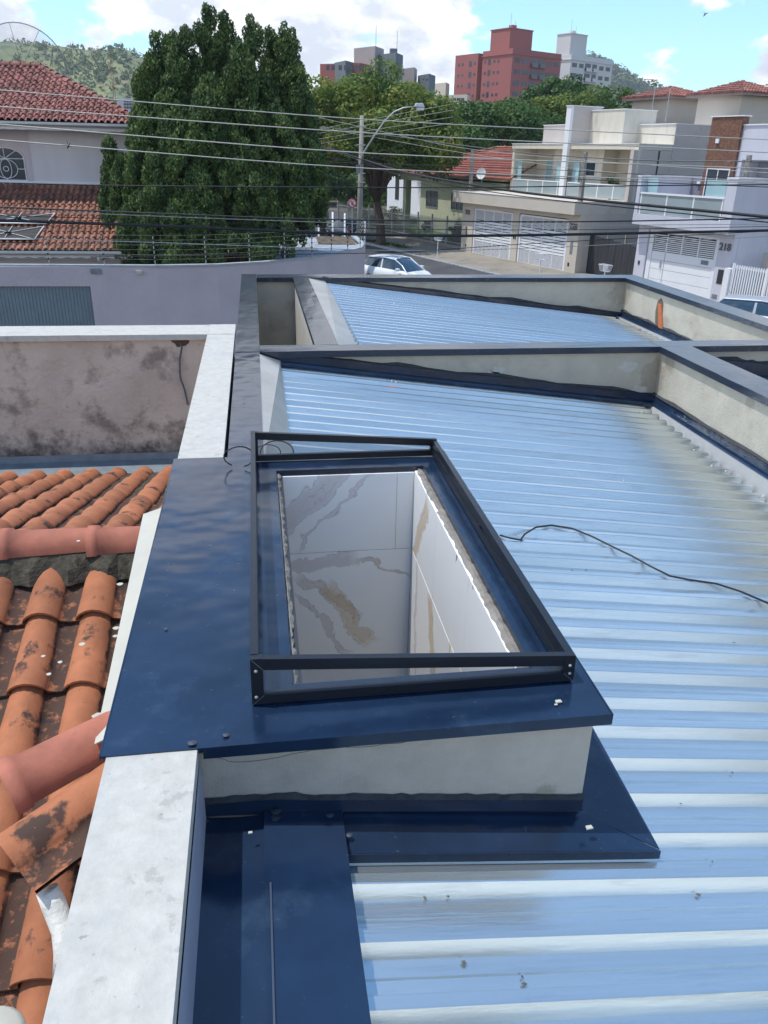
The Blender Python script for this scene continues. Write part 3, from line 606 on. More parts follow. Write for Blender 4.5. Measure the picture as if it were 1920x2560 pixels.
# ================================================================== SKYLIGHT: rendered curb, navy sheet, marble-lined shaft
sk = thing('skylight_curb', 'raised skylight opening wrapped in navy sheet, white marble tiles inside', 'skylight', (.4, 3, 4.3))
SX0, SX1, SY0, SY1 = .055, .825, 2.05, 3.875
m = MB(); m.box(-.232, .955, 1.835, SY0-.05, 4.0, 4.645); m.build('front_wall', m_plaster2, sk)
MB().box(SX1+.03, .955, SY0-.049, 4.07, 4.0, 4.644).build('side_wall', m_plaster2, sk)
MB().box(.0, .955, SY1+.03, 4.07, 4.0, 4.643).build('back_wall', m_plaster2, sk)
# hairline crack
ck = MB(); P = [(520, 1893), (560, 1898), (585, 1905), (640, 1902), (700, 1893), (760, 1880), (800, 1874), (860, 1868), (930, 1866), (960, 1860), (1000, 1858), (1080, 1842), (1165, 1828), (1210, 1826)]
pv_ = [aty(x, y, 1.8345) for x, y in P]
for i in range(len(pv_)-1):
    a, b = pv_[i], pv_[i+1]; mdp = a.lerp(b, .5)+Vector((0, 0, random.uniform(-.003, .003)))
    for u, v in ((a, mdp), (mdp, b)): ck.add([(u.x, 1.8343, u.z-.0009), (v.x, 1.8343, v.z-.0009), (v.x, 1.8343, v.z+.0009), (u.x, 1.8343, u.z+.0009)], [(0, 1, 2, 3)])
ck.build('hairline_crack', m_crack, sk)
# navy top sheet with opening, oil-canned surface
def dent(x, y): return .004*math.sin(x*9+y*2)*math.sin(y*3.1+x)+.006*math.exp(-((x+.3)**2/.02+(y-4.0)**2/.01))
def sheet(x0, x1, y0, y1, nx, ny, z=4.702, amp=1.):
    return [[(x0+(x1-x0)*i/nx, y0+(y1-y0)*j/ny, z+amp*dent(x0+(x1-x0)*i/nx, y0+(y1-y0)*j/ny)*.6) for j in range(ny+1)] for i in range(nx+1)]
nav = MB(); nav.grid(sheet(-.47, SX0, 1.79, 4.10, 14, 40))
nav.build('left_sheet', m_navy, sk, True)
nf = MB()
nf.grid(sheet(SX0-.0, .985, 1.79, SY0, 20, 6, amp=.4)); nf.grid(sheet(SX1, .985, SY0, SY1, 5, 26, amp=.3)); nf.grid(sheet(SX0, .985, SY1, 4.10, 20, 5, amp=.4))
nf.build('top_sheet', m_navy, sk, True)
lp = MB(); L0 = .036
lp.box(-.20, .985, 1.786, 1.7895, 4.702-L0, 4.7045); lp.box(.9855, .989, 1.786, 4.104, 4.702-L0, 4.7045); lp.box(0, .985, 4.1005, 4.104, 4.702-L0, 4.7045)
lp.box(-.4735, -.470, 1.79, 4.10, 4.685, 4.7045); lp.box(-.470, -.20, 1.786, 1.7895, 4.695, 4.7045)
lp.build('folded_edge', m_navy, sk)
# little tabs that turn down into the shaft
ti = MB(); ti.box(SX0, SX1, SY1-.002, SY1, 4.665, 4.7035); ti.box(SX1-.006, SX1-.001, SY0, SY1-.003, 4.678, 4.712); ti.box(SX0+.0, SX0+.003, SY0, SY1-.003, 4.685, 4.706)
ti.build('inner_edge', m_navyfar, sk)
# rough mortar edges
def rough_strip(x0, x1, y0, y1, z, name):
    P = []; n = 60
    for j in range(n+1):
        y = y0+(y1-y0)*j/n; P.append([(x0, y, z+random.gauss(0, .002)), ((x0+x1)/2+random.gauss(0, .002), y, z+.004+random.gauss(0, .003)), (x1+random.gauss(0, .0035), y, z-.01+random.gauss(0, .003)), (x1+random.gauss(0, .002), y, z-.10)])
    return MB().grid(P).build(name, mat('raw_mortar', (.22, .205, .185), .95, 0, .25, 20, bump=.006, bscale=80), sk)
rough_strip(SX0+.003, SX0+.022, SY0, SY1-.01, 4.688, 'mortar_edge'); rough_strip(SX1-.006, SX1-.040, SY0, SY1-.01, 4.690, 'mortar_edge')
Bx('shadow_strip', m_dark, sk, SX0-.03, SX0+.034, SY0-.03, SY1+.005, 2.6, 4.675)  # near-black box standing in for the shadow along the shaft's left edge

def marble(name, axis, bands, seed=0.):
    """white porcelain with drifting vein bands. bands = (u0, z0, du, dz, width, tint, tint strength, vein density)"""
    m = bpy.data.materials.new(name); m.use_nodes = True; t = m.node_tree; n = t.nodes; l = t.links; b = n['Principled BSDF']; b.inputs['Roughness'].default_value = .25
    g = n.new('ShaderNodeNewGeometry'); sp = n.new('ShaderNodeSeparateXYZ'); l.new(g.outputs['Position'], sp.inputs[0]); U = sp.outputs[axis]; Z = sp.outputs[2]
    mp = n.new('ShaderNodeMapping'); l.new(g.outputs['Position'], mp.inputs[0]); mp.inputs['Location'].default_value = (seed, seed*.7, seed*.3)
    def mth(op, a, bb=0., c=None):
        q = n.new('ShaderNodeMath'); q.operation = op
        for i, v in enumerate((a, bb, c)):
            if v is None: continue
            if isinstance(v, (int, float)): q.inputs[i].default_value = v
            else: l.new(v, q.inputs[i])
        return q.outputs[0]
    def nz(sc, det, di, rough=.6, vec=None):
        q = n.new('ShaderNodeTexNoise'); q.inputs['Scale'].default_value = sc; q.inputs['Detail'].default_value = det; q.inputs['Distortion'].default_value = di; q.inputs['Roughness'].default_value = rough; l.new(vec or mp.outputs[0], q.inputs['Vector']); return q.outputs['Fac']
    def rng(f, a, bb, c=0., d=1.):
        r = n.new('ShaderNodeMapRange'); l.new(f, r.inputs[0]); r.inputs['From Min'].default_value = a; r.inputs['From Max'].default_value = bb; r.inputs['To Min'].default_value = c; r.inputs['To Max'].default_value = d; return r.outputs[0]
    def mixc(f, a, bcol):
        x = n.new('ShaderNodeMix'); x.data_type = 'RGBA'; l.new(f, x.inputs[0])
        if isinstance(a, tuple): x.inputs[6].default_value = a
        else: l.new(a, x.inputs[6])
        x.inputs[7].default_value = bcol; return x.outputs[2]
    wob = mth('SUBTRACT', nz(5, 6, .4, .6), .5); wob2 = mth('SUBTRACT', nz(17, 5, .5, .6), .5); c = (.88, .88, .87, 1)
    faint = rng(nz(2.2, 5, .6), .5, .75); c = mixc(mth('MULTIPLY', faint, .35), c, (.80, .80, .81, 1))
    for (u0, z0, du, dz, wd, tint, ts, vd) in bands:
        L_ = math.hypot(du, dz); tu, tz = du/L_, dz/L_
        ru = mth('SUBTRACT', U, u0); rz_ = mth('SUBTRACT', Z, z0)
        al = mth('ADD', mth('MULTIPLY', ru, tu), mth('MULTIPLY', rz_, tz)); pe = mth('SUBTRACT', mth('MULTIPLY', ru, -tz), mth('MULTIPLY', rz_, -tu))
        pe = mth('ADD', pe, mth('MULTIPLY', wob, .22)); pe = mth('ADD', pe, mth('MULTIPLY', wob2, .03))
        inside = mth('MULTIPLY', rng(al, -.02, .04), rng(al, L_+.02, L_-.05)); core = mth('MULTIPLY', rng(mth('ABSOLUTE', pe), wd, wd*.55), inside)
        c = mixc(mth('MULTIPLY', core, ts), c, tint+(1,))
        # veins: contour lines of the drifted distance, finer inside the band
        lines = mth('ABSOLUTE', mth('SUBTRACT', mth('FRACT', mth('MULTIPLY', mth('ADD', pe, mth('MULTIPLY', wob2, .05)), vd)), .5))
        v = mth('MULTIPLY', rng(lines, .055, .0), mth('MULTIPLY', core, rng(nz(9, 3, 0), .42, .6, .25, 1)))
        c = mixc(mth('MULTIPLY', v, .7), c, tuple(k*.30 for k in tint)+(1,))
        edge = mth('MULTIPLY', rng(mth('ABSOLUTE', mth('SUBTRACT', mth('ABSOLUTE', pe), wd*.8)), .0045, .0), inside); c = mixc(mth('MULTIPLY', edge, .42), c, tuple(k*.36 for k in tint)+(1,))
    l.new(c, b.inputs['Base Color']); return m
PUR, GLD, BRN = (.52, .44, .455), (.62, .44, .23), (.42, .30, .20)
mbA = marble('marble_purple', 0, [(.05, 4.36, .42, .42, .075, PUR, .45, 26), (.15, 4.25, .42, .42, .012, PUR, .4, 20)])
mbB = marble('marble_grey', 0, [(.08, 4.16, .40, .035, .045, PUR, .55, 8), (.16, 4.10, .34, -.30, .030, BRN, .35, 40), (.30, 4.02, .26, -.40, .055, GLD, .5, 22), (.14, 3.98, .30, -.42, .022, PUR, .5, 24), (.48, 4.18, .30, -.14, .010, BRN, .5, 30)], 1.7)
mbC = marble('marble_gold', 1, [(3.86, 4.10, -.36, .55, .060, GLD, .75, 20), (3.0, 4.10, -.30, .60, .055, GLD, .7, 18)], .4)
mbD = marble('marble_plain', 1, [(3.72, 4.35, -.10, -.9, .030, PUR, .5, 22), (3.36, 4.22, -.34, -.75, .065, GLD, .75, 18), (2.6, 4.2, -.2, -.6, .04, GLD, .6, 18)], 2.6)
def slab(x0, x1, y0, y1, z0, z1, mt): bevel(Bx('tile', mt, sk, x0, x1, y0, y1, z0, z1), .0012, 1)
TB, TR, G = SY1-.012, SX1-.045, .0014
xl = SX0+.034
slab(xl, xl+.60-G, TB, TB+.02, 4.225+G, 4.672, mbA); slab(xl+.60, TR, TB, TB+.02, 4.225+G, 4.672, mbB)
slab(xl, TR, TB, TB+.02, 3.03, 4.225-G, mbB)
slab(xl, TR, TB, TB+.02, 2.0, 3.03-G*2, mbA)
for y0, y1, mt in ((3.30, TB-.001, mbC), (2.70, 3.30-G*2, mbD), (SY0, 2.70-G*2, mbC)):
    slab(TR, TR+.02, y0, y1, 4.225+G, 4.682, mt)
for y0, y1, mt in ((2.93, TB-.001, mbD), (SY0, 2.93-G*2, mbC)):
    slab(TR, TR+.02, y0, y1, 3.03, 4.225-G, mt); slab(TR, TR+.02, y0, y1, 2.0, 3.03-G*2, mbD)
slab(xl-.015, xl-.002, SY0, TB-.001, 3.03, 4.66, mbA); slab(xl-.015, xl-.002, SY0, TB-.001, 2.0, 3.028, mbA)
slab(xl, TR, SY0-.03, SY0-.01, 2.0, 4.66, mbB)
Bx('shaft_floor', mat('bounce_floor_white', (.74, .74, .74), .4), sk, SX0, SX1, SY0-.03, SY1, 1.95, 1.99)  # unseen floor, made pale to bounce light up onto the marble
# base flashings of the curb
f1 = MB()
def zr(x, y, l=.040): return znear(x, y)+l
f1.plate((.19, 1.688, zr(.19, 1.688, .042)), (1.165, 1.688, zr(1.165, 1.688, .042)), (.955, 1.834, zr(.955, 1.83, .052)), (.19, 1.834, zr(.19, 1.83, .058)), .003)
f1.build('front_flange', m_navy, sk)
f2_ = MB(); f2_.plate((.957, 1.836, zr(.955, 1.83, .048)), (1.167, 1.69, zr(1.165, 1.688, .044)), (1.167, 4.25, zr(1.165, 4.25, .044)), (.957, 4.07, zr(.955, 4.07, .05)), .003)
f2_.build('side_flange', m_navy, sk)
up_ = MB(); K = MB(); Pu = []; Pk = []
for i in range(41):
    x = -.215+(.957+.215)*i/40; b0 = 4.392-.123*(x-.18) if x > .18 else 4.420-.078*max(0, x+.18); e = .012*math.exp(-((x+.03)/.12)**2)
    Pu.append([(x, 1.822, b0), (x, 1.826, b0+.052+e)]); Pk.append([(x, 1.824, b0+.042+e), (x, 1.817, b0+.050+e+random.gauss(0, .0012)), (x, 1.832, b0+.060+e+random.gauss(0, .0025))])
up_.grid(Pu).build('upstand', m_navy, sk); K.grid(Pk).build('caulk_bead', m_caulk, sk)
Bx('flange_edge', m_navy, sk, .18, 1.166, 1.661, 1.6645, 4.25, 4.26) if False else None
e1 = MB(); e1.hexa([(x, y, zr(x, 1.66, l)) for l in (.012, .043) for x, y in ((.19, 1.683), (1.168, 1.683), (1.168, 1.6875), (.19, 1.6875))])
e1.build('flange_lip', m_navy, sk)
# navy gutter cover between white parapet and zinc roof
gc = thing('gutter_cover', 'two navy sheets bridging the white parapet and the zinc roof, in the foreground', 'flashing', (0, 1, 4.4))
MB().grid([[(x, y, 4.418-.010*math.sin((x+.21)*14)+.002*math.sin(y*5)) for y in np.linspace(-.6, 1.822, 14)] for x in np.linspace(-.212, -.030, 5)]).build('cover_sheet', m_navy, gc, True)
MB().grid([[(x, y, 4.424-.12*(x+.045)+.001*math.sin(y*4)) for y in np.linspace(-.6, 1.822, 14)] for x in np.linspace(-.045, .187, 5)]+[[(.1885, y, 4.37) for y in np.linspace(-.6, 1.822, 14)]]).build('cover_sheet', m_navy, gc, False)
MB().box(-.033, -.028, -.6, 1.56, 4.424, 4.4285).build('seam_strip', mat('seam_grey', (.035, .05, .085), .5), gc)
MB().grid([[(-.211, y, 4.418), (-.213, y, 4.64)] for y in (-.6, 1.82)]).build('cover_upstand', mat('lip_lilac', (.33, .36, .46), .6), gc)
# sealant blobs
bl = MB()
for (px, py, z, r) in ((512, 2055, 4.42, .016), (690, 2030, 4.43, .022), (688, 2045, 4.42, .024), (825, 2040, 4.42, .016), (873, 2088, 4.385, .014), (480, 1858, 4.706, .018), (565, 1838, 4.706, .014), (850, 1725, 4.706, .010), (415, 1572, 4.708, .010), (1455, 2078, 4.35, .0), (610, 1000, 4.71, .01)):
    r *= .72
    if r: p = atz(px, py, z); bl.add([(p.x+r*math.cos(k*.63)*(1+.2*math.sin(k*2)), p.y+r*.8*math.sin(k*.63), p.z+.0015) for k in range(10)]+[(p.x, p.y, p.z+.004)], [(k, (k+1) % 10, 10) for k in range(10)])
bl.build('sealant_blobs', mat('sealant_grey', (.035, .045, .065), .55), sk)
ch = MB()
for (px, py, z, r) in ((1396, 1755, 4.706, .010), (1473, 2070, 4.315, .011), (1390, 1762, 4.706, .005), (626, 2082, 4.458, .006)):
    p = atz(px, py, z); ch.hexa([p+Vector((a*r, b*r*.7, c*r*.4)) for c in (0, 1) for a, b in ((-1, -1), (1, -.7), (.8, 1), (-.9, .8))])
tag(ch.build('plaster_chips', m_whiteb), 'few pale plaster chips lying on the navy flashing', None, None, 'stuff')

# --- aluminium insect-screen frame on the skylight
fr = thing('screen_frame', 'black aluminium frame with grey insect screen standing around the skylight opening', 'frame', (.43, 3, 4.7))
X0, X1, Y0, Y1 = -.064, .925, 1.955, 4.03; BW, BT = .036, .022
def ztop(x): return 4.872-(x-X0)*.075/(X1-X0)
ZB = 4.708
def bar(name, p, q, w, t):   # vertical-plane bar between bottom corners p,q with height w (z) and thickness t inward
    pass
def hbar(name, a, b, za0, zb0, w, inward):
    a = Vector(a); b = Vector(b); n_ = Vector(inward)*BT
    return MB().hexa([(a.x, a.y, za0), (b.x, b.y, zb0), (b.x+n_.x, b.y+n_.y, zb0), (a.x+n_.x, a.y+n_.y, za0), (a.x, a.y, za0+w), (b.x, b.y, zb0+w), (b.x+n_.x, b.y+n_.y, zb0+w), (a.x+n_.x, a.y+n_.y, za0+w)]).build(name, m_frame, fr)
for yy, inn in ((Y0, (0, 1, 0)), (Y1, (0, -1, 0))):
    hbar('bottom_bar', (X0, yy), (X1, yy), ZB, ZB, .032, inn) if False else hbar('bottom_bar', Vector((X0, yy, 0)), Vector((X1, yy, 0)), ZB, ZB, .032, inn)
    hbar('top_bar', Vector((X0, yy, 0)), Vector((X1, yy, 0)), ztop(X0)-.042, ztop(X1)-.034, .038, inn)
for xx, inn in ((X0, (1, 0, 0)), (X1, (-1, 0, 0))):
    hbar('bottom_bar', Vector((xx, Y0+BT+.001, 0)), Vector((xx, Y1-BT-.001, 0)), ZB, ZB, .032, inn)
    hbar('top_bar', Vector((xx, Y0+BT+.001, 0)), Vector((xx, Y1-BT-.001, 0)), ztop(xx)-.040, ztop(xx)-.040, .038, inn)
for xx, sx in ((X0, 1), (X1, -1)):
    for yy, sy in ((Y0, 1), (Y1, -1)):
        x0, x1 = sorted((xx-sx*.001, xx+sx*.034)); y0, y1 = sorted((yy-sy*.0015, yy+sy*.023))
        MB().box(x0, x1, y0, y1, ZB+.001, ztop(xx)-.004).build('corner_post', m_frame, fr)
MB().box(X1-.020, X1+.0015, 3.02, 3.05, ZB+.03, ztop(X1)-.03).build('middle_post', m_frame, fr)
def screenmat():
    m = bpy.data.materials.new('insect_screen'); m.use_nodes = True; t = m.node_tree; n = t.nodes; l = t.links; b = n['Principled BSDF']
    b.inputs['Base Color'].default_value = (.20, .215, .24, 1); b.inputs['Roughness'].default_value = .6
    tr_ = n.new('ShaderNodeBsdfTransparent'); ms = n.new('ShaderNodeMixShader'); ms.inputs[0].default_value = .42
    l.new(tr_.outputs[0], ms.inputs[1]); l.new(b.outputs[0], ms.inputs[2]); l.new(ms.outputs[0], n['Material Output'].inputs[0]); return m
m_screen = screenmat()
for yy in (Y0+.011, Y1-.011): MB().add([(X0+.03, yy, ZB+.03), (X1-.03, yy, ZB+.03), (X1-.03, yy, ztop(X1)-.03), (X0+.03, yy, ztop(X0)-.04)], [(0, 1, 2, 3)]).build('screen', m_screen, fr)
for xx in (X0+.011, X1-.011): MB().add([(xx, Y0+.03, ZB+.03), (xx, Y1-.03, ZB+.03), (xx, Y1-.03, ztop(xx)-.04), (xx, Y0+.03, ztop(xx)-.04)], [(0, 1, 2, 3)]).build('screen', m_screen, fr)
for x, z in ((X0+.014, ztop(X0)-.045), (X0+.012, ZB+.028), (X1-.016, ztop(X1)-.03), (X1-.014, ZB+.030)):
    MB().tube([(x, Y0-.0015, z), (x, Y0-.0045, z), (x, Y0-.006, z)], [.0052, .0052, .0026], 10).build('screw', m_steel, fr, True)
# mitre lines
ml = MB()
for xa, za, xb, zb_ in ((X0, ztop(X0)-.004, X0+.034, ztop(X0)-.042), (X0, ZB, X0+.034, ZB+.032), (X1, ZB, X1-.034, ZB+.032)):
    ml.add([(xa, Y0-.0022, za), (xa+.0012, Y0-.0022, za), (xb+.0012, Y0-.0022, zb_), (xb, Y0-.0022, zb_)], [(0, 1, 2, 3)])
ml.build('mitre_joint', m_steel, fr)
# curled cable ends by the frame
cl_ = MB(); base = Vector((-.13, 3.93, 4.71))
cl_.tube([base+Vector((.075*math.cos(t)-.0, .03*math.sin(t*2)*.3, .055+.055*math.sin(t))) for t in np.linspace(-1.2, 4.2, 18)], .0035, 6)
tag(cl_.build('cable_loop', m_wired, None, True), 'curled black cable loop left of the skylight frame', 'cable')
cl_ = MB(); base = Vector((.07, 4.16, 4.63))
cl_.tube([base+Vector((.09*math.cos(t), .02*math.sin(t), .07+.06*math.sin(t))) for t in np.linspace(-.3, 3.6, 16)], .0035, 6)
cl_.tube([base+Vector((-.05+.07*math.cos(t), .03, .06+.045*math.sin(t))) for t in np.linspace(-.3, 3.5, 16)], .003, 6)
tag(cl_.build('cable_loop', m_wired, None, True), 'two small black cable arcs behind the far bar of the skylight frame', 'cable')
# ================================================================== LILAC GARDEN WALL with shutter and electric fence
lw = thing('garden_wall', 'lilac rendered street wall curving away at its right end', 'wall', (-2, 26.2, 0))
WP = [(-12, 26.25), (-3, 26.1), (-1.2, 26.4), (.3, 27.15), (1.9, 28.5), (3.1, 30.0), (4.0, 31.6), (4.32, 33.2), (4.36, 37)]
def wallpoly(pts, th, z0, z1):
    m = MB(); P = []
    for i, p in enumerate(pts):
        a = Vector(pts[max(0, i-1)]+(0,)); b = Vector(pts[min(len(pts)-1, i+1)]+(0,)); t = (b-a).normalized(); nn = Vector((-t.y, t.x, 0))
        q = Vector(p+(0,)); P.append((q, q+nn*th))
    m.grid([[(a.x, a.y, z0) for a, b in P], [(a.x, a.y, z1) for a, b in P]]); m.grid([[(a.x, a.y, z1) for a, b in P], [(b.x, b.y, z1) for a, b in P]])
    m.grid([[(b.x, b.y, z1) for a, b in P], [(b.x, b.y, z0) for a, b in P]])
    a, b = P[-1]; m.add([(a.x, a.y, z0), (b.x, b.y, z0), (b.x, b.y, z1), (a.x, a.y, z1)], [(0, 1, 2, 3)]); return m
fine = []
for i in range(len(WP)-1):
    for k in range(4): fine.append(tuple(WP[i][j]+(WP[i+1][j]-WP[i][j])*k/4 for j in (0, 1)))
fine.append(WP[-1])
GX0, GX1, GZ = -9.6, -5.02, 2.33
# wall pieces around the shutter opening
wallpoly([(x, y) for x, y in fine if x > -3.1], .16, -.02, 2.90).build('render', m_lilac, lw)
m = MB(); m.box(GX1, -2.99, 26.1, 26.26, -.02, 2.90); m.box(GX0, GX1, 26.1, 26.26, GZ, 2.90); m.box(-14, GX0, 26.1, 26.26, -.02, 2.9); m.build('render', m_lilac, lw)
wallpoly([(x, y-.03) for x, y in fine], .22, 2.90, 2.955).build('cap', m_cap, lw)
sh = Bx('shutter', m_shutter, lw, GX0, GX1, 26.215, 26.235, 0, GZ)
for i in range(46): Bx('slat', m_shutter, sh, GX0+.05+i*.1, GX0+.05+i*.1+.07, 26.203, 26.2149, .02, GZ-.02)
Bx('lock_box', m_gut_old, lw, -8.3, -8.2, 26.19, 26.2, 1.95, 2.33)
Bx('wall_vent', m_gut_old, lw, -4.95, -4.65, 26.05, 26.068, 2.70, 2.86)
Bx('small_lamp', m_whiteb, lw, -3.62, -3.45, 26.0, 26.068, 2.70, 2.80)
ef = thing('electric_fence', 'electric fence wires on slim posts along the lilac wall top', 'fence', (-2, 26.2, 2.95))
posts = []
def along(d):
    acc = 0
    for i in range(len(fine)-1):
        a = Vector(fine[i]+(0,)); b = Vector(fine[i+1]+(0,)); l_ = (b-a).length
        if acc+l_ > d: return a.lerp(b, (d-acc)/l_)
        acc += l_
    return Vector(fine[-1]+(0,))
for d in (4.3, 5.85, 7.45, 8.95, 10.48, 11.95, 13.35, 14.6, 15.8, 17.0, 18.2, 19.6, 21.0):
    p = along(d)+Vector((0, .09, 2.955)); posts.append(p)
    m = MB(); m.tube([p, p+Vector((0, 0, .88))], .016, 6)
    po = m.build('post', m_steel, ef)
    for q in range(6): c_ = p+Vector((0, -.02, .14+q*.14)); MB().tube([c_, c_+Vector((0, 0, .045))], .026, 6).build('insulator', m_black, po)
for q in range(6):
    m = MB(); m.tube([p+Vector((0, -.03, .16+q*.14)) for p in posts], .0035, 4); m.build('wire', m_wirel, ef)
cp = thing('carport_roof', 'flat grey carport roof inside the curve of the lilac wall', 'roof', (2, 31, 2.8))
MB().prism([(.6, 28.3), (1.8, 29.0), (3.0, 30.4), (3.85, 32.0), (4.1, 33.3), (4.1, 36.5), (.6, 36.5)], 2.72, 2.84).build('roof_slab', mat('slab_blue_grey', (.30, .34, .40), .8, 0, .1, 1), cp)
for i in range(6): MB().box(1.0+i*.22, 1.0+i*.22+.2, 31.2, 35.5, 2.845, 2.89).build('roof_sheet', m_gutter, cp)
wdb = MB()
for i in range(7): wdb.box(2.5, 4.0, 33.6+i*.22, 33.6+i*.22+.16, 2.85+.02*i, 2.89+.02*i)
wdb.build('timber_pile', mat('old_timber', (.28, .21, .15), .9, 0, .4, 4), cp)

# ================================================================== HOUSE on the left (two tiled roofs)
lh = thing('tiled_house', 'two storey pale lilac house with weathered clay tile roofs on the left', 'house', (-7, 33, 0))
Bx('lower_wall', m_white_wall, lh, -14, -4.62, 29.85, 33, 0, 3.0)
Bx('upper_wall', m_white_wall, lh, -7.83, -4.35, 33.0, 38, 0, 6.72)
Bx('upper_wall', m_lilac2, lh, -14, -7.835, 33.22, 38, 0, 6.72)
Bx('sill_band', m_trim, lh, -14, -4.5, 32.93, 32.995, 4.93, 5.03)
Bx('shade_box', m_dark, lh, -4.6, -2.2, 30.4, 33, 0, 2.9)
# arched window with tracery
aw = MB(); AX, AZs, rx, rz = -8.80, 5.76, .66, .36
pts = [(AX-rx, 5.06), (AX+rx, 5.06)]+[(AX+rx*math.cos(t), AZs+rz*math.sin(t)) for t in np.linspace(0, math.pi, 17)]
aw.add([(x, 33.212, z) for x, z in pts], [tuple(range(len(pts)))]); wd = aw.build('arched_window', m_glassd, lh)
def ell(cx, cz, a, b, t0=0, t1=2*math.pi, n=26): return [(cx+a*math.cos(t), 33.195, cz+b*math.sin(t)) for t in np.linspace(t0, t1, n)]
MB().tube([(AX-rx, 33.19, 5.06)]+ell(AX, AZs, rx, rz, math.pi, 0)+[(AX+rx, 33.19, 5.06)], .022, 6).build('window_frame', m_trim, wd)
MB().box(AX-rx-.06, AX+rx+.06, 33.15, 33.20, 4.99, 5.06).build('sill', m_trim, wd)
for seq in ([(AX-rx, 33.195, AZs), (AX+rx, 33.195, AZs)], ell(AX, 5.42, .40, .32), ell(AX, 5.42, .19, .33), ell(AX, 5.42, .09, .08), [(AX, 33.195, 5.06), (AX, 33.195, 5.10)], [(AX-rx, 33.195, 5.42), (AX-.40, 33.195, 5.42)], [(AX+.40, 33.195, 5.42), (AX+rx, 33.195, 5.42)],
            [(AX, 33.195, AZs), (AX, 33.195, AZs+rz)], [(AX, 33.195, AZs), (AX-.42, 33.195, AZs+.27)], [(AX, 33.195, AZs), (AX+.42, 33.195, AZs+.27)]):
    MB().tube(seq, .014, 5).build('tracery_bar', m_trim, wd)
def gutter(y, z, x0, x1, name='gutter'):
    m = MB(); m.grid([[(x, y-.12+.02*0, z+.13), (x, y-.13, z+.05), (x, y-.06, z), (x, y+.02, z), (x, y+.02, z+.10)] for x in (x0, x1)]); m.add([(x1, y-.12, z+.13), (x1, y-.13, z+.05), (x1, y-.06, z), (x1, y+.02, z), (x1, y+.02, z+.1)], [(0, 1, 2, 3, 4)])
    m.build(name, m_gutter, lh)
gutter(29.2, 2.90, -14, -4.45); gutter(32.15, 6.83, -14, -3.7)
sc_ = MB(); P = []
for i in range(150):
    x = -13+i*.0595; P.append([(x, 29.26, 2.90), (x, 29.27, 2.79+.018*math.sin(i*.9))])
sc_.grid(P).build('scalloped_trim', m_trim, lh)
sc_ = MB(); P = []
for i in range(160):
    x = -13+i*.0585; P.append([(x, 32.22, 6.84), (x, 32.23, 6.72+.018*math.sin(i*.9))])
sc_.grid(P).build('scalloped_trim', m_trim, lh)
Bx('soffit', m_lilac2, lh, -14, -3.8, 32.24, 33.2, 6.70, 6.73)
MB().tube([(-5.25, 29.2, 2.9), (-5.25, 29.25, 2.72), (-5.15, 29.6, 2.6), (-5.15, 29.75, 1.0)], .045, 8).build('downpipe', m_trim, lh, True)
def tile_slope(parent, y0, z0, y1, z1, xl, xr_bot, xr_top, w, e, mesh, name='tile', xs=1.):
    pitch = math.atan2(z1-z0, y1-y0); Ls = math.hypot(z1-z0, y1-y0); n = int(Ls/e); k = 0
    for j in range(n+1):
        d = j*e; y = y0+d*math.cos(pitch); z = z0+d*math.sin(pitch); xr = xr_bot+(xr_top-xr_bot)*d/Ls; i = 0
        while True:
            x = xr_bot-.12-i*w; i += 1
            if x > xr-.02: continue
            if x < xl: break
            inst(name, mesh, parent, slope_M(x+random.gauss(0, .006), y, z+random.gauss(0, .006), pitch, R(random.gauss(0, 1.2)))); k += 1
    return k
low_r = thing('x', None, 'x') if False else None
lr = bpy.data.objects.new('lower_roof', None); COL.objects.link(lr); lr.parent = lh; lr.location = Vector((-7, 30, 3))-rootloc(lh)
ur = bpy.data.objects.new('upper_roof', None); COL.objects.link(ur); ur.parent = lh; ur.location = Vector((-7, 34, 7))-rootloc(lh)
def tilemesh(mt, w, ln, hh):
    o = stile(w=w, ln=ln, hh=hh, rows=1, thick=.02, lip=.028).build('s', mt, None, True); me = o.data; bpy.data.objects.remove(o); return me
TF1 = tilemesh(m_terra_far, .225, .40, .075); TF2 = tilemesh(m_terra_up, .235, .36, .08)
k1 = tile_slope(lr, 29.2, 3.03, 32.9, 4.87, -9.3, -4.42, -5.28, .21, .345, TF1)
MB().hexa([(-14, 29.25, 2.95), (-4.5, 29.25, 2.95), (-5.3, 32.9, 4.80), (-14, 32.9, 4.80), (-14, 29.25, 3.02), (-4.5, 29.25, 3.02), (-5.3, 32.9, 4.86), (-14, 32.9, 4.86)]).build('roof_boards', m_mortar, lr)
k2 = tile_slope(ur, 32.12, 6.98, 36.0, 8.92, -9.7, -3.62, -7.75, .22, .33, TF2)
MB().add([(-14, 32.2, 6.94), (-3.7, 32.2, 6.94), (-7.8, 36, 8.86), (-14, 36, 8.86), (-3.7, 39.8, 6.94), (-14, 39.8, 6.94)], [(0, 1, 2, 3), (1, 4, 2), (4, 5, 3, 2)]).build('roof_boards', m_mortar, ur)
def ridge_run(parent, a, b, n, mesh, name='ridge_tile'):
    a = Vector(a); b = Vector(b); d = b-a; yaw = math.atan2(-d.x, d.y); pit = math.atan2(d.z, math.hypot(d.x, d.y))
    for i in range(n):
        p = a+d*(i/n); inst(name, mesh, parent, Matrix.Translation(p) @ Matrix.Rotation(yaw, 4, 'Z') @ Matrix.Rotation(pit-R(3), 4, 'X'))
co = cap_tile(.38, .12, .10, 8).build('s', m_terra_up, None, True); CAPF = co.data; bpy.data.objects.remove(co)
ridge_run(ur, (-3.65, 32.15, 6.98), (-7.75, 36.0, 8.93), 17, CAPF)
ridge_run(ur, (-7.7, 36.0, 8.95), (-11, 36.0, 8.95), 9, CAPF)
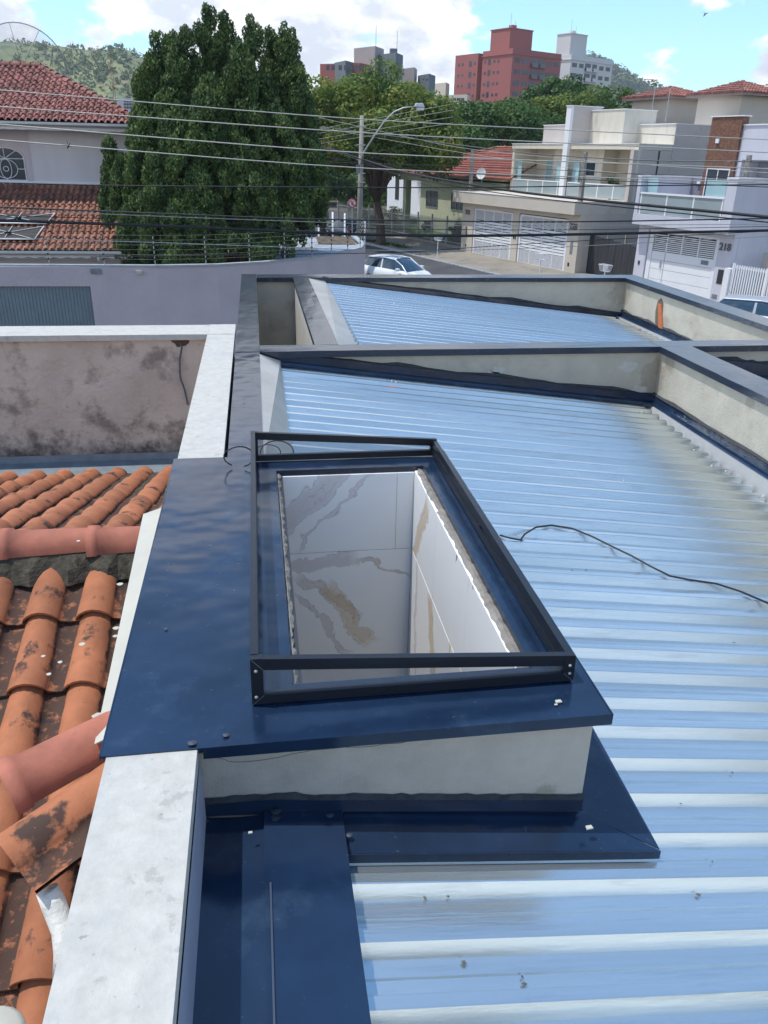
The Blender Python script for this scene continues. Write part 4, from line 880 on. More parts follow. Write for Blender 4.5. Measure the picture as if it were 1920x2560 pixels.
ridge_run(lr, (-4.40, 29.15, 3.03), (-5.28, 32.9, 4.9), 11, CAPF)
# pool heating panels
def pan(name, label, x0, x1, y0, y1):
    t = thing(name, label, 'solar panel', ((x0+x1)/2, (y0+y1)/2, 3.6))
    zf = lambda y: 3.03+(y-29.2)*.497+.13
    MB().plate((x0, y0, zf(y0)), (x1, y0, zf(y0)), (x1+.15, y1, zf(y1)), (x0+.15, y1, zf(y1)), .03).build('absorber', m_black, t)
    c_ = ((x0+x1)/2+.07, (y0+y1)/2)
    for ex, ey in ((x0, y0), (x1, y0), (x1+.15, y1), (x0+.15, y1), ((x0+x1)/2+.14, y1), ((x0+x1)/2, y0)):
        MB().tube([(c_[0], c_[1], zf(c_[1])+.03), (ex, ey, zf(ey)+.02)], .010, 5).build('strap', m_trim, t)
    MB().tube([(c_[0], c_[1], zf(c_[1])+.01), (c_[0], c_[1], zf(c_[1])+.05)], .12, 14).build('hub', m_black, t)
    MB().tube([(x0, y0-.03, zf(y0)+.02), (x1+.02, y0-.03, zf(y0)+.02), (x1+.2, y1+.03, zf(y1)+.02)], .022, 6).build('pipe', m_trim, t)
pan('solar_panel', 'black roof panel with white straps, upper one on the lower tile roof', -9.1, -7.05, 30.42, 31.0)
pan('solar_panel', 'black roof panel with white straps, lower one just above the gutter', -9.2, -7.3, 29.55, 30.25)
# mesh dish antenna behind the ridge
ds = thing('dish_antenna', 'large see-through mesh dish standing behind the upper tiled roof ridge', 'antenna', (-8.6, 39, 7))
dc = aty(58, 165, 39); rr = 1.62
def dishp(r, t):
    x = r*math.cos(t); y_ = r*math.sin(t); d_ = .32*(r/rr)**2
    return dc+Vector((x, -.42*y_+d_*.9, y_*.86+d_*.3))*1.0
for k in range(9): MB().tube([dishp(rr*q/6, k*2*math.pi/9+.3) for q in range(7)], .012, 4).build('rib', m_steel, ds)
MB().tube([dishp(rr, t) for t in np.linspace(0, 2*math.pi, 40)], .022, 5).build('rim', m_steel, ds)
mm = bpy.data.materials.new('mesh_wire'); mm.use_nodes = True; t_ = mm.node_tree; tr_ = t_.nodes.new('ShaderNodeBsdfTransparent'); ms_ = t_.nodes.new('ShaderNodeMixShader'); ms_.inputs[0].default_value = .16
t_.nodes['Principled BSDF'].inputs['Base Color'].default_value = (.4, .4, .36, 1)
t_.links.new(tr_.outputs[0], ms_.inputs[1]); t_.links.new(t_.nodes['Principled BSDF'].outputs[0], ms_.inputs[2]); t_.links.new(ms_.outputs[0], t_.nodes['Material Output'].inputs[0])
MB().grid([[dishp(rr*q/6+.01, t) for t in np.linspace(0, 2*math.pi, 33)] for q in range(7)]).build('wire_mesh', mm, ds)
MB().tube([dc+Vector((0, .1, 0)), dc+Vector((0, .6, -1.0)), dc+Vector((0, .7, -4))], .05, 6).build('mast', m_steel, ds)
# bromeliad on the wire over the wall
br = MB(); q_ = aty(170, 366, 21)
for k in range(16):
    d_ = Vector((random.gauss(0, 1), random.gauss(0, 1), random.gauss(.2, .8))).normalized()*.13; s_ = d_.cross(Vector((.3, .2, 1))).normalized()*.012
    br.add([q_-s_, q_+s_, q_+d_*.6+s_*.8, q_+d_, q_+d_*.6-s_*.8], [(0, 1, 2, 3, 4)])
tag(br.build('air_plant', l_shrub), 'small air plant growing on the lowest pale wire, before the white wall', 'plant')

# ================================================================== CONIFER
cf = thing('conifer', 'tall dense many-topped dark green conifer behind the lilac wall', 'tree', (-1.2, 30.6, 0))
YC = 30.6
def CX_(px, py, dy=0): p = aty(px, py, YC+dy); return np.array((p.x, p.y, p.z))
clumps = []
lead = [((520, 22), (505, 330), 46, 0), ((560, 42), (560, 300), 32, .4), ((465, 72), (455, 380), 62, -.5), ((632, 52), (625, 400), 60, -.3), ((722, 72), (715, 430), 58, .1), ((395, 98), (400, 420), 55, .2),
        ((362, 178), (365, 520), 46, -.2), ((742, 160), (755, 520), 52, -.3), ((680, 75), (675, 400), 42, .5), ((430, 85), (440, 350), 34, .5), ((600, 105), (590, 480), 70, -1.1), ((520, 190), (520, 560), 85, -1.6), ((680, 250), (690, 600), 80, -1.4),
        ((440, 260), (430, 600), 80, -1.5), ((275, 355), (300, 560), 30, .6), ((310, 390), (330, 600), 50, -.4), ((360, 290), (350, 640), 60, -1.0), ((770, 330), (765, 560), 42, -.8), ((800, 420), (780, 540), 26, -.6), ((590, 330), (590, 650), 85, -2.0), ((500, 400), (490, 655), 75, -2.1), ((680, 420), (670, 640), 60, -1.9), ((420, 430), (420, 650), 55, -1.8), ((345, 190), (350, 240), 20, 0), ((350, 330), (330, 360), 22, -.6)]
for (tx, ty), (bx, by), hw, dy in lead:
    Lz = by-ty; nst = max(3, int(Lz/17))
    for k in range(nst):
        v = (k+.5)/nst; w_ = hw*min(1.05, .20+1.2*v**.9)
        for _ in range(2 if w_ < 24 else 4 if w_ < 50 else 6):
            ox = RNG.uniform(-1, 1)*w_*(.80+.35*v); oy = RNG.uniform(-.9, .55)*w_*30/2000*.9; px = tx+(bx-tx)*v+ox; py = ty+Lz*v+RNG.uniform(-9, 9)
            s = RNG.uniform(.14, .27)*(1 if v > .12 else .7)
            clumps.append((CX_(px, py, dy+oy), (s*1.05, s*1.05, s*1.55), int(310*(s/.25)**2)+50))
# column of darker inner foliage so that the core is closed
for k in range(120):
    px = RNG.uniform(390, 740); py = RNG.uniform(230, 640); s = RNG.uniform(.35, .5); clumps.append((CX_(px, py, RNG.uniform(.3, 1.4)), (s, s, s*1.3), 110))
leaves('foliage', clumps, .056, l_conif, cf, flat=.55, up=.6, aspect=1.9)
tk = MB()
for (tx, ty), (bx, by), hw, dy in lead[:9]:
    tk.tube([(-1.2+random.uniform(-.3, .3), 30.6, 0), CX_((bx+560)/2, 560, dy*.5), CX_(bx, by, dy), CX_(tx, ty+25, dy)], [.16, .12, .08, .02], 6)
tk.build('trunk', m_bark, cf, True)

# ================================================================== STREET LAMP POLE
lp_ = thing('utility_pole', 'concrete utility pole with curved lamp arm, left of the spreading tree', 'pole', (5.17, 42, 0))
MB().tube([(5.13, 42, 0), (5.2, 42, 3.9), (5.26, 42, 7.85)], [.17, .14, .10], 10).build('pole', m_pole, lp_, True)
A = [aty(903, 410, 41.9), aty(907, 385, 41.7), aty(935, 340, 41.6), aty(962, 302, 41.5), aty(985, 280, 41.4), aty(1008, 270, 41.3), aty(1035, 266, 41.2)]
MB().tube(A, [.045, .042, .04, .038, .036, .034, .032], 8).build('lamp_arm', m_steel, lp_, True)
a_ = aty(1036, 263, 41.2); ld = MB()
ld.hexa([a_+Vector((0, -.14, -.07)), a_+Vector((.48, -.16, -.10)), a_+Vector((.48, .16, -.10)), a_+Vector((0, .14, -.07)), a_+Vector((0.05, -.08, .09)), a_+Vector((.40, -.11, .10)), a_+Vector((.40, .11, .10)), a_+Vector((.05, .08, .09))])
lo_ = ld.build('lamp_head', m_steel, lp_); bevel(lo_, .03, 3)
MB().hexa([a_+Vector((.13, -.13, -.20)), a_+Vector((.42, -.13, -.21)), a_+Vector((.42, .13, -.21)), a_+Vector((.13, .13, -.20)), a_+Vector((.10, -.14, -.10)), a_+Vector((.46, -.15, -.10)), a_+Vector((.46, .15, -.10)), a_+Vector((.1, .14, -.10))]).build('lamp_glass', m_trim, lo_)
for zz in (7.35, 6.55, 5.9, 5.3, 4.9): Bx('bracket', m_steel, lp_, 5.0, 5.42, 41.80, 41.86, zz, zz+.05)
Bx('junction_box', m_gut_old, lp_, 4.98, 5.16, 41.72, 41.84, 5.35, 5.72)

# ================================================================== VEHICLES
def car(name, label, cat, paint, loc, rz, L_=4.2, W_=1.76, H_=1.47, kind='hatch', group=None):
    """body, glasshouse, wheels, lamps; x forward, origin on the ground"""
    t = thing(name, label, cat, (0, 0, 0), group)
    hw = W_/2; Lh = L_/2
    def prof(sec):   # sections: x, halfwidth, z low, z high ; loft a rounded body
        P = []
        for x, w_, z0, z1 in sec:
            P.append([(x, -w_*.94, z0), (x, -w_, z0+.12), (x, -w_, z0+(z1-z0)*.62), (x, -w_*.93, z1-.03), (x, -w_*.80, z1), (x, 0, z1+.02), (x, w_*.80, z1), (x, w_*.93, z1-.03), (x, w_, z0+(z1-z0)*.62), (x, w_, z0+.12), (x, w_*.94, z0)])
        return P
    S = [(-Lh, hw*.80, .38, .72), (-Lh+.05, hw*.9, .26, .95), (-Lh+.35, hw*.97, .22, 1.0), (-.7, hw, .20, .98), (.3, hw, .20, .95), (.95, hw*.99, .20, .93), (1.4, hw*.97, .22, .86), (Lh-.35, hw*.92, .24, .76), (Lh-.06, hw*.80, .28, .66), (Lh, hw*.66, .36, .56)]
    m = MB(); P = prof(S); m.grid(P); m.f.append(tuple(range(11))); m.add(P[-1], [tuple(range(10, -1, -1))])
    b = m.build('body', paint, t, True)
    back = -Lh+.12 if kind == 'hatch' else -Lh+.75
    r0, r1 = back+.42, .35       # roof start/end
    gw = hw*.86; rw = hw*.70
    G = [(back, gw*.9, .93, .96), (back+.22, gw*.96, .93, H_-.22), (r0, gw, .93, H_-.04), (-.3, gw, .93, H_), (r1, gw, .92, H_-.05), (r1+.45, gw*.98, .90, H_-.30), (1.22, gw*.94, .87, .90)]
    def gl(sec, sc=1., dz=0): 
        return [[(x, -w_*sc, z0), (x, -(w_*.86)*sc, z0+(z1-z0)*.70+dz), (x, -w_*.78*sc, z1+dz-.02), (x, -w_*.6*sc, z1+dz+.012), (x, 0, z1+dz+.03), (x, w_*.6*sc, z1+dz+.012), (x, w_*.78*sc, z1+dz-.02), (x, (w_*.86)*sc, z0+(z1-z0)*.70+dz), (x, w_*sc, z0)] for x, w_, z0, z1 in sec]
    g_ = MB().grid(gl(G)).build('windows', m_cglass, t, True)
    rf = MB(); Q = gl([G[1], (r0-.06, gw, .93, H_-.06), (r0+.1, gw, .93, H_-.03), G[3], G[4]], 1.0, .012); rf.grid([r[2:7] for r in Q]); rf.build('roof_panel', paint, t, True)
    pl = MB()
    for s in (-1, 1):
        side = gl(G, 1.012, .006)
        k = (0, 1, 2) if s < 0 else (8, 7, 6)
        pl.tube([side[0][k[0]], side[1][k[2]], side[2][k[2]], side[3][k[2]], side[4][k[2]], side[5][k[2]], side[6][k[0]]], .03, 5)
        x_ = -.45; pl.hexa([(x_-.05, s*gw*.99, .93), (x_+.05, s*gw*.99, .93), (x_+.05, s*gw*1.005, .93), (x_-.05, s*gw*1.005, .93), (x_-.04, s*gw*.80, H_-.08), (x_+.04, s*gw*.80, H_-.08), (x_+.04, s*gw*.84, H_-.08), (x_-.04, s*gw*.84, H_-.08)])
    pl.build('pillars', paint, t)
    for s in (-1, 1):
        for x in (-Lh+.78, Lh-.82):
            w2_ = MB(); w2_.tube([(x, s*(hw-.20), .31), (x, s*(hw+.005), .31)], .31, 18); wo = w2_.build('wheel', m_black, t, True)
            MB().tube([(x, s*(hw+.004), .31), (x, s*(hw+.015), .31)], [.20, .17], 12).build('rim', m_steel, wo)
        MB().hexa([(Lh-.42, s*hw*.62, .56), (Lh-.10, s*hw*.55, .54), (Lh-.22, s*hw*.88, .56), (Lh-.50, s*hw*.96, .60), (Lh-.42, s*hw*.62, .70), (Lh-.14, s*hw*.55, .67), (Lh-.24, s*hw*.86, .70), (Lh-.5, s*hw*.95, .74)]).build('headlight', m_trim, t)
        Bx('tail_light', m_redlamp, t, -Lh-.005, -Lh+.10, *sorted((s*hw*.55, s*hw*.90)), .74, .92)
        mb_ = MB(); mb_.box(.72, .92, *sorted((s*(hw+.0), s*(hw+.16))), .93, 1.06); bevel(mb_.build('mirror', paint, t), .03)
    Bx('bumper_trim', m_black, t, Lh-.02, Lh+.01, -hw*.5, hw*.5, .34, .46); Bx('number_plate', m_signw, t, -Lh-.02, -Lh+.06, -.2, .2, .58, .68)
    MB().tube([(r0+.1, .15, H_), (r0-.05, .15, H_+.18)], .006, 4).build('aerial', m_black, t)
    t.location = loc; t.rotation_euler = (0, 0, rz); return t
car('parked_car', 'white hatchback in the street, only its top seen over the far parapet', 'car', m_carw, (7.1, 41.6, 0), R(-50), 3.9)
car('parked_car', 'silver car parked right, roof peeping over the far right parapet', 'car', m_cars, (19.3, 28.4, .02), R(-42), 4.3, H_=1.46)
car('parked_car', 'dark grey sedan standing behind the lilac wall end, tail light lit orange', 'car', m_carg, (7.1, 67.0, 0), R(110), 4.4, kind='sedan')
car('parked_car', 'white car far up the street, half hidden by the conifer', 'car', m_carw, (6.2, 98, 0), R(150), 4.3)

# ================================================================== TWIN HOUSE 232 / 228
def SB(name, mt, par, a0, a1, b0, b1, z0, z1): return MB(ST).box(a0, a1, b0, b1, z0, z1).build(name, mt, par)
def stp(a, b, c=0): return tuple(ST @ Vector((a, b, c)))
th = thing('twin_house', 'beige two storey twin house with two white garage gates and glass balcony', 'house', stp(5, 2))
SB('garage_pier', m_beige, th, -1.52, -.12, 0, .35, 0, 3.3); SB('garage_pier', m_beige, th, 4.40, 5.08, 0, .35, 0, 3.3); SB('garage_pier', m_beige, th, 9.90, 10.9, 0, .35, 0, 3.3)
SB('garage_lintel', m_beige, th, -.12, 4.40, 0, .35, 3.02, 3.3); SB('garage_lintel', m_beige, th, 5.08, 9.90, 0, .35, 3.02, 3.3)
SB('fascia', m_beige, th, -2.1, 10.9, -.50, 3.3, 3.305, 3.99); SB('fascia_cap', m_trim, th, -2.13, 10.93, -.53, -.40, 3.992, 4.02)
SB('side_wall', m_greyr, th, 10.62, 10.898, .352, 16, 0, 3.30); SB('side_wall', m_greyr, th, 10.62, 10.898, 3.302, 16, 3.302, 6.72)
SB('back_mass', m_dark, th, -1.4, 10.6, 3.3, 15, 0, 3.9)
SB('terrace_floor', m_cream, th, -2.0, 10.6, 3.302, 6, 3.90, 3.99)
# upper storey
SB('roof_slab', m_cream, th, -1.35, 10.9, 3.62, 7.0, 6.74, 7.02); SB('slab_cap', m_trim, th, -1.38, 10.93, 3.58, 7.0, 7.022, 7.06)
SB('end_wall', m_cream, th, -1.35, -1.12, 3.70, 9, 3.99, 6.738); SB('end_wall', m_cream, th, 10.62, 10.9, 3.66, 4.5, 3.99, 6.738) if False else None
SB('corner_column', m_cream, th, 10.60, 10.905, 3.60, 3.80, 3.99, 6.738)
SB('back_wall', m_cream, th, -1.11, 2.3, 5.60, 5.8, 3.99, 6.738); SB('front_room', m_cream, th, 2.3, 7.1, 4.45, 5.8, 3.99, 6.738); SB('back_wall', m_cream, th, 7.1, 10.61, 5.6, 5.8, 3.99, 6.738)
SB('fin_wall', m_trim, th, 4.42, 4.86, 3.40, 3.60, 3.99, 9.14); SB('fin_wall', m_greyr, th, 4.42, 4.86, 3.602, 5.9, 7.06, 9.13); SB('fin_cap', m_trim, th, 4.38, 4.90, 3.36, 5.93, 9.142, 9.19)
SB('parapet', m_greyr, th, -1.0, 3.5, 5.9, 6.1, 7.06, 8.22); SB('parapet_cap', m_trim, th, -1.04, 3.5, 5.86, 6.14, 8.222, 8.27)
SB('parapet', m_greyr, th, 3.5, 4.42, 5.9, 6.1, 7.06, 8.95)
SB('tower_block', m_cream, th, 4.87, 7.9, 5.0, 7.5, 7.06, 8.92); SB('tower_cap', m_trim, th, 4.87, 7.94, 4.96, 7.54, 8.922, 8.97)
SB('rear_block', m_cream, th, 7.4, 10.9, 6.2, 15.6, 6.722, 8.12); SB('rear_cap', m_trim, th, 7.36, 10.95, 6.15, 15.6, 8.122, 8.17)
SB('rear_side', m_greyr, th, 10.901, 10.93, 6.2, 15.6, 3.4, 8.12)
SB('joint_gap', m_dark, th, 10.90, 10.915, 5.15, 5.27, 4.6, 6.7)
# balcony doors, windows
def win(par, a0, a1, b, z0, z1, fm=m_trim, gm=m_glassd, nb=1, name='window'):
    wv = SB(name, gm, par, a0, a1, b-.02, b-.002, z0, z1); t_ = .05
    m = MB(ST); m.box(a0-t_, a1+t_, b-.05, b-.021, z1, z1+t_); m.box(a0-t_, a1+t_, b-.05, b-.021, z0-t_, z0); m.box(a0-t_, a0, b-.05, b-.021, z0, z1); m.box(a1, a1+t_, b-.05, b-.021, z0, z1)
    for i in range(1, nb): x = a0+(a1-a0)*i/nb; m.box(x-.02, x+.02, b-.045, b-.021, z0, z1)
    m.build('window_frame', fm, wv); return wv
win(th, .1, 1.5, 5.6, 4.0, 6.1, gm=m_glassg, nb=2, name='balcony_door'); win(th, 1.75, 2.25, 5.6, 4.0, 6.1, gm=mat('curtain', (.42, .37, .28), .8), name='balcony_door')
win(th, 5.2, 6.5, 4.45, 5.25, 6.02); win(th, 8.9, 10.1, 5.6, 4.0, 6.1, gm=m_glassg, nb=2, name='balcony_door')
SB('glass_panel', m_glassg, th, -1.1, -.55, 3.98, 4.0, 4.2, 6.0); SB('glass_panel', m_glassg, th, 3.3, 4.35, 3.98, 4.0, 4.1, 5.9); SB('glass_panel', m_glassg, th, 4.9, 5.5, 3.98, 4.0, 4.1, 6.0)
bl_ = thing('balustrade', 'white framed glass balustrade along the twin house balcony', 'railing', stp(4, 3.5, 4))
SB('top_rail', m_trim, bl_, -1.05, 4.40, 3.63, 3.69, 4.78, 4.84); SB('top_rail', m_trim, bl_, 4.88, 10.58, 3.63, 3.69, 4.78, 4.84)
for a in (-1.0, .75, 2.4, 3.95, 4.95, 6.35, 7.8, 9.2, 10.5):
    SB('baluster', m_trim, bl_, a-.035, a+.035, 3.64, 3.68, 3.995, 4.78)
for a0, a1 in ((-.96, .71), (.79, 2.36), (2.44, 3.91), (4.99, 6.31), (6.39, 7.76), (7.84, 9.16), (9.24, 10.46)): SB('glass_pane', m_glassb, bl_, a0, a1, 3.652, 3.668, 4.04, 4.77)
def gate(name, label, a0, a1, zt, b=.12, door_left=True, rows=True):
    g = thing(name, label, 'gate', stp((a0+a1)/2, b)); f = .16
    SB('gate_frame', m_gate, g, a0, a0+f, b-.05, b+.05, .02, zt); SB('gate_frame', m_gate, g, a1-f, a1, b-.05, b+.05, .02, zt); SB('gate_frame', m_gate, g, a0+f, a1-f, b-.05, b+.05, zt-.10, zt); SB('gate_frame', m_gate, g, a0+f, a1-f, b-.05, b+.05, .02, .10)
    xs = [a0+f, a0+f+.24*(a1-a0-2*f), a0+f+.49*(a1-a0-2*f), a0+f+.75*(a1-a0-2*f), a1-f]
    if not door_left: xs = [a0+f, a0+f+.25*(a1-a0-2*f), a0+f+.51*(a1-a0-2*f), a0+f+.76*(a1-a0-2*f), a1-f]
    for x in xs[1:-1]: SB('gate_stile', m_gate, g, x-.025, x+.025, b-.04, b+.03, .10, zt-.10)
    SB('backing', m_dark, g, a0+f, a1-f, b+.031, b+.045, .10, zt-.10)
    H1, H2 = .30*zt, .76*zt
    for i in range(4):
        x0, x1 = xs[i]+.027, xs[i+1]-.027
        if rows:
            z = H2
            for k in range(11): SB('louvre', m_gate, g, x0, x1, b-.02, b+.0, H2+.03+k*.053, H2+.03+k*.053+.030)
            for k in range(13): SB('louvre', m_gate, g, x0, x1, b-.02, b+.0, .12+k*.060, .12+k*.060+.034)
    if rows:
        for seg in ((0, 1), (1, 4)) if door_left else ((0, 3), (3, 4)):
            for k in range(8): z0 = H1+.02+k*(H2-H1)/8; SB('slat', m_gate, g, xs[seg[0]]+.027, xs[seg[1]]-.027, b-.02, b+.012, z0, z0+(H2-H1)/8-.042)
    return g
g1 = gate('garage_gate', 'left white slatted gate, wicket door at its right, by the first pier', -.10, 4.34, 2.98, door_left=False)
g2 = gate('garage_gate', 'right white slatted gate, wicket door at its left, by the board fence', 5.12, 9.86, 2.96)
def text(s_, loc, size, mt, par, name='house_number', depth=.02, rot=None):
    cu = bpy.data.curves.new(name, 'FONT'); cu.body = s_; cu.size = size; cu.extrude = depth; cu.align_x = 'CENTER'; cu.offset = .006; cu.materials.append(mt)
    tmp = bpy.data.objects.new('tmp', cu); COL.objects.link(tmp); dg = bpy.context.evaluated_depsgraph_get(); me = bpy.data.meshes.new_from_object(tmp.evaluated_get(dg)); bpy.data.objects.remove(tmp)
    o = bpy.data.objects.new(name, me); COL.objects.link(o); o.parent = par
    rt_ = Matrix(((-SV.x, 0, -NV.x, 0), (-SV.y, 0, -NV.y, 0), (0, 1, 0, 0), (0, 0, 0, 1)))
    o.matrix_local = Matrix.Translation(Vector(loc)-rootloc(par)) @ (rot or rt_); return o
m_num = mat('number_metal', (.12, .12, .13), .5)
text('232', stp(-.82, -.03, 2.55), .42, m_num, th); text('228', stp(10.38, -.03, 2.50), .46, m_num, th)
SB('letter_slot', m_brown, th, -.95, -.80, -.02, -.002, 1.1, 1.75); SB('letter_slot', m_gut_old, th, 10.28, 10.50, -.02, -.002, 1.15, 1.85); SB('intercom', m_dark, th, 4.62, 4.74, -.02, -.002, 1.45, 1.7); SB('intercom', m_dark, th, 4.80, 4.92, -.02, -.002, 1.45, 1.7)
SB('meter_cover', m_dark, th, 10.2, 10.36, -.015, -.002, .45, .65); SB('meter_cover', m_dark, th, -.9, -.78, -.015, -.002, .45, .6)
# potted plant on the terrace
def pot_plant(label, a, b, z, h_, w_):
    t = thing('potted_plant', label, 'plant', stp(a, b, z)); MB(ST).tube([(a, b, z), (a, b, z+.35)], [.16, .22], 12).build('pot', m_black, t, True)
    leaves('foliage', [(np.array(stp(a+RNG.uniform(-w_, w_)*.5, b+RNG.uniform(-.1, .1), z+.4+RNG.uniform(0, h_))), (w_*.35, .2, h_*.3), 60) for _ in range(9)], .09, l_shrub, t, up=.8, aspect=2.6)
pot_plant('dark leafy potted plant behind the twin house balustrade', 8.6, 4.1, 3.99, .7, .6)
# service poles on the terrace edges
def spole(label, px0, py0, px1, py1, off):
    a = fac(px1, py1, off); b = fac(px0, py0, off); t = thing('service_pole', label, 'pole', stp(*a))
    MB(ST).hexa([(a.x-.12, a.y-.1, a.z-.5), (a.x+.12, a.y-.1, a.z-.5), (a.x+.12, a.y+.1, a.z-.5), (a.x-.12, a.y+.1, a.z-.5), (a.x-.09, a.y-.08, b.z), (a.x+.09, a.y-.08, b.z), (a.x+.09, a.y+.08, b.z), (a.x-.09, a.y+.08, b.z)]).build('post', m_pole, t)
    for k in range(6): z = b.z-.15-k*.32; SB('insulator', m_gut_old, t, a.x-.03, a.x+.03, a.y-.13, a.y-.101, z-.04, z+.04)
spole('short concrete service pole between the green house and gate 232', 1186, 375, 1176, 470, .6)
spole('short concrete service pole in front of the twin house balcony', 1463, 380, 1452, 492, .0)
spole('short concrete service pole with yellow tag in front of house 218', 1880, 388, 1862, 452, 1.2)

# ================================================================== HOUSE 218
h8 = thing('white_house', 'bluish white house numbered 218 with brown stone panel and glass balcony', 'house', stp(18, 2))
SB('pier', m_blue_w, h8, 15.58, 16.30, 0, .3, 0, 3.2); SB('pier', m_blue_w, h8, 20.86, 21.68, 0, .3, 0, 3.2); SB('lintel', m_blue_w, h8, 16.30, 20.86, 0, .3, 2.98, 3.2)
SB('fascia', m_blue_w, h8, 15.52, 21.70, -.50, 3.0, 3.202, 3.72); SB('side_wall', m_blue_w, h8, 21.40, 21.705, .302, 16, 0, 3.2); SB('side_wall', m_blue_w, h8, 21.15, 21.70, -.50, 16, 3.722, 5.52)
SB('side_cap', m_trim, h8, 21.10, 21.74, -.53, 16, 5.522, 5.58); SB('balcony_side', m_blue_w, h8, 15.52, 15.75, -.48, 3, 3.722, 5.44); SB('balcony_side_cap', m_trim, h8, 15.48, 15.79, -.5, 3, 5.442, 5.50)
SB('balcony_back', mat('lilac_grey_render', (.34, .34, .42), .9, 0, .05, 1), h8, 15.75, 17.0, 3.0, 3.2, 3.6, 5.50); SB('balcony_wall', m_blue_w, h8, 12.5, 16.9, 3.0, 3.15, 3.6, 5.42)
SB('back_mass', m_dark, h8, 15.9, 21.1, 3.3, 14, 0, 3.2)
SB('stone_panel', m_brown, h8, 16.55, 18.42, 2.85, 3.3, 3.7, 8.22); SB('stone_panel_cap', m_trim, h8, 16.5, 18.52, 2.8, 3.35, 8.222, 8.27)
SB('upper_wall', m_blue_w, h8, 18.43, 24, 3.0, 12, 6.32, 7.82); SB('upper_cap', m_trim, h8, 18.43, 24, 2.95, 12, 7.822, 7.88); SB('recess_wall', mat('recess_grey', (.30, .33, .38), .9, 0, .1, 1), h8, 18.43, 24, 4.2, 4.4, 3.7, 6.318)
SB('corner_post', m_blue_w, h8, 18.43, 18.7, 3.0, 4.2, 3.7, 6.318)
dr = win(h8, 16.85, 18.2, 2.85, 3.85, 5.85, gm=m_glassd, nb=2, name='balcony_door')
SB('glass_panel', m_glassg, h8, 19.9, 21.05, -.42, -.40, 4.72, 5.45); SB('glass_panel', m_glassg, h8, 15.80, 16.55, -.10, -.08, 4.4, 5.40)
SB('wall_lamp', m_trim, h8, 17.05, 17.25, 2.78, 2.849, 7.05, 7.25); SB('wall_lamp', m_trim, h8, 16.2, 16.4, 2.9, 2.999, 5.1, 5.3)
b8 = thing('balustrade', 'white railed glass balustrade on house 218', 'railing', stp(18, -.4, 3.8))
SB('top_rail', m_trim, b8, 15.78, 21.10, -.46, -.36, 4.66, 4.74)
for a in (15.85, 17.6, 19.3, 21.0): SB('baluster', m_trim, b8, a-.04, a+.04, -.43, -.39, 3.722, 4.66)
for a0, a1 in ((15.9, 17.55), (17.65, 19.25), (19.35, 20.95)): SB('glass_pane', m_glassb, b8, a0, a1, -.418, -.402, 3.76, 4.65)
pot_plant('spiky green potted plant behind the house 218 balustrade', 19.9, .2, 3.75, .8, .5)
g3 = thing('garage_gate', 'white panelled garage gate with slatted top beside the number 218', 'gate', stp(18.5, .1))
a0, a1, b = 16.34, 20.84, .12
SB('gate_frame', m_gate, g3, a0, a0+.28, b-.05, b+.05, .02, 2.97); SB('gate_frame', m_gate, g3, a1-.22, a1, b-.05, b+.05, .02, 2.97); SB('gate_frame', m_gate, g3, a0+.28, a1-.22, b-.05, b+.05, 2.86, 2.97)
xs = [a0+.30, 17.55, 18.55, 19.6, a1-.24]
SB('backing', m_dark, g3, a0+.28, a1-.22, b+.02, b+.04, .1, 2.86)
for i in range(4):
    for k in range(9): SB('louvre', m_gate, g3, xs[i]+.03, xs[i+1]-.03, b-.02, b, 2.02+k*.09, 2.02+k*.09+.045)
for z0, z1 in ((.06, .62), (.635, 1.12), (1.135, 1.56), (1.575, 1.98)):
    SB('panel', m_gate, g3, xs[0], xs[1]-.02, b-.03, b+.01, z0, z1); SB('panel', m_gate, g3, xs[1]+.02, xs[4], b-.03, b+.01, z0, z1)
for x in xs[1:4]: SB('gate_stile', m_gate, g3, x-.028, x+.028, b-.035, b+.012, 1.985, 2.86)
SB('letter_slot', m_gut_old, g3, 19.9, 20.35, b-.04, b-.031, 1.68, 1.88); SB('handle', m_steel, g3, 17.34, 17.38, b-.10, b-.06, 1.2, 1.55)
text('218', stp(21.25, -.03, 2.46), .46, m_num, h8)
SB('meter_cover', m_dark, h8, 21.1, 21.42, -.015, -.002, .95, 1.6); SB('floor_vent', m_gut_old, h8, 20.98, 21.3, -.015, -.002, .25, .45); SB('intercom', m_dark, h8, 15.85, 15.97, -.02, -.002, 1.2, 1.4)
# timber hoarding between the houses
tf = thing('board_fence', 'dark weathered board fence closing the gap between houses 228 and 218', 'fence', stp(13, 1))
for i in range(17):
    a = 10.95+i*.275; hh_ = 2.22-.02*i+random.uniform(-.03, .03); SB('board', m_wood, tf, a, a+.268, .80+random.uniform(0, .015), .85, .0, hh_)
for a in (12.3, 13.7): SB('post', m_pole, tf, a, a+.08, .87, .95, 0, 2.5)
# white rail gate to the right
wf = thing('picket_gate', 'white upright-bar gate right of house 218', 'gate', stp(24, -.3))
SB('pillar', m_trim, wf, 21.75, 22.05, -.35, -.05, 0, 1.75)
for i in range(34): MB(ST).box(22.15+i*.13, 22.15+i*.13+.055, -.22, -.19, .12, 1.95+.0*i).build('bar', m_gate, wf)
SB('rail', m_gate, wf, 22.1, 26.6, -.188, -.15, .2, .3); SB('rail', m_gate, wf, 22.1, 26.6, -.188, -.15, 1.78, 1.88); SB('frame_post', m_gate, wf, 22.06, 22.14, -.24, -.15, 0, 2.0); SB('frame_post', m_gate, wf, 23.9, 23.98, -.24, -.15, 0, 2.0)
SB('yard_wall', m_greyr, wf, 22.1, 30, 1.6, 1.8, 0, 2.4)
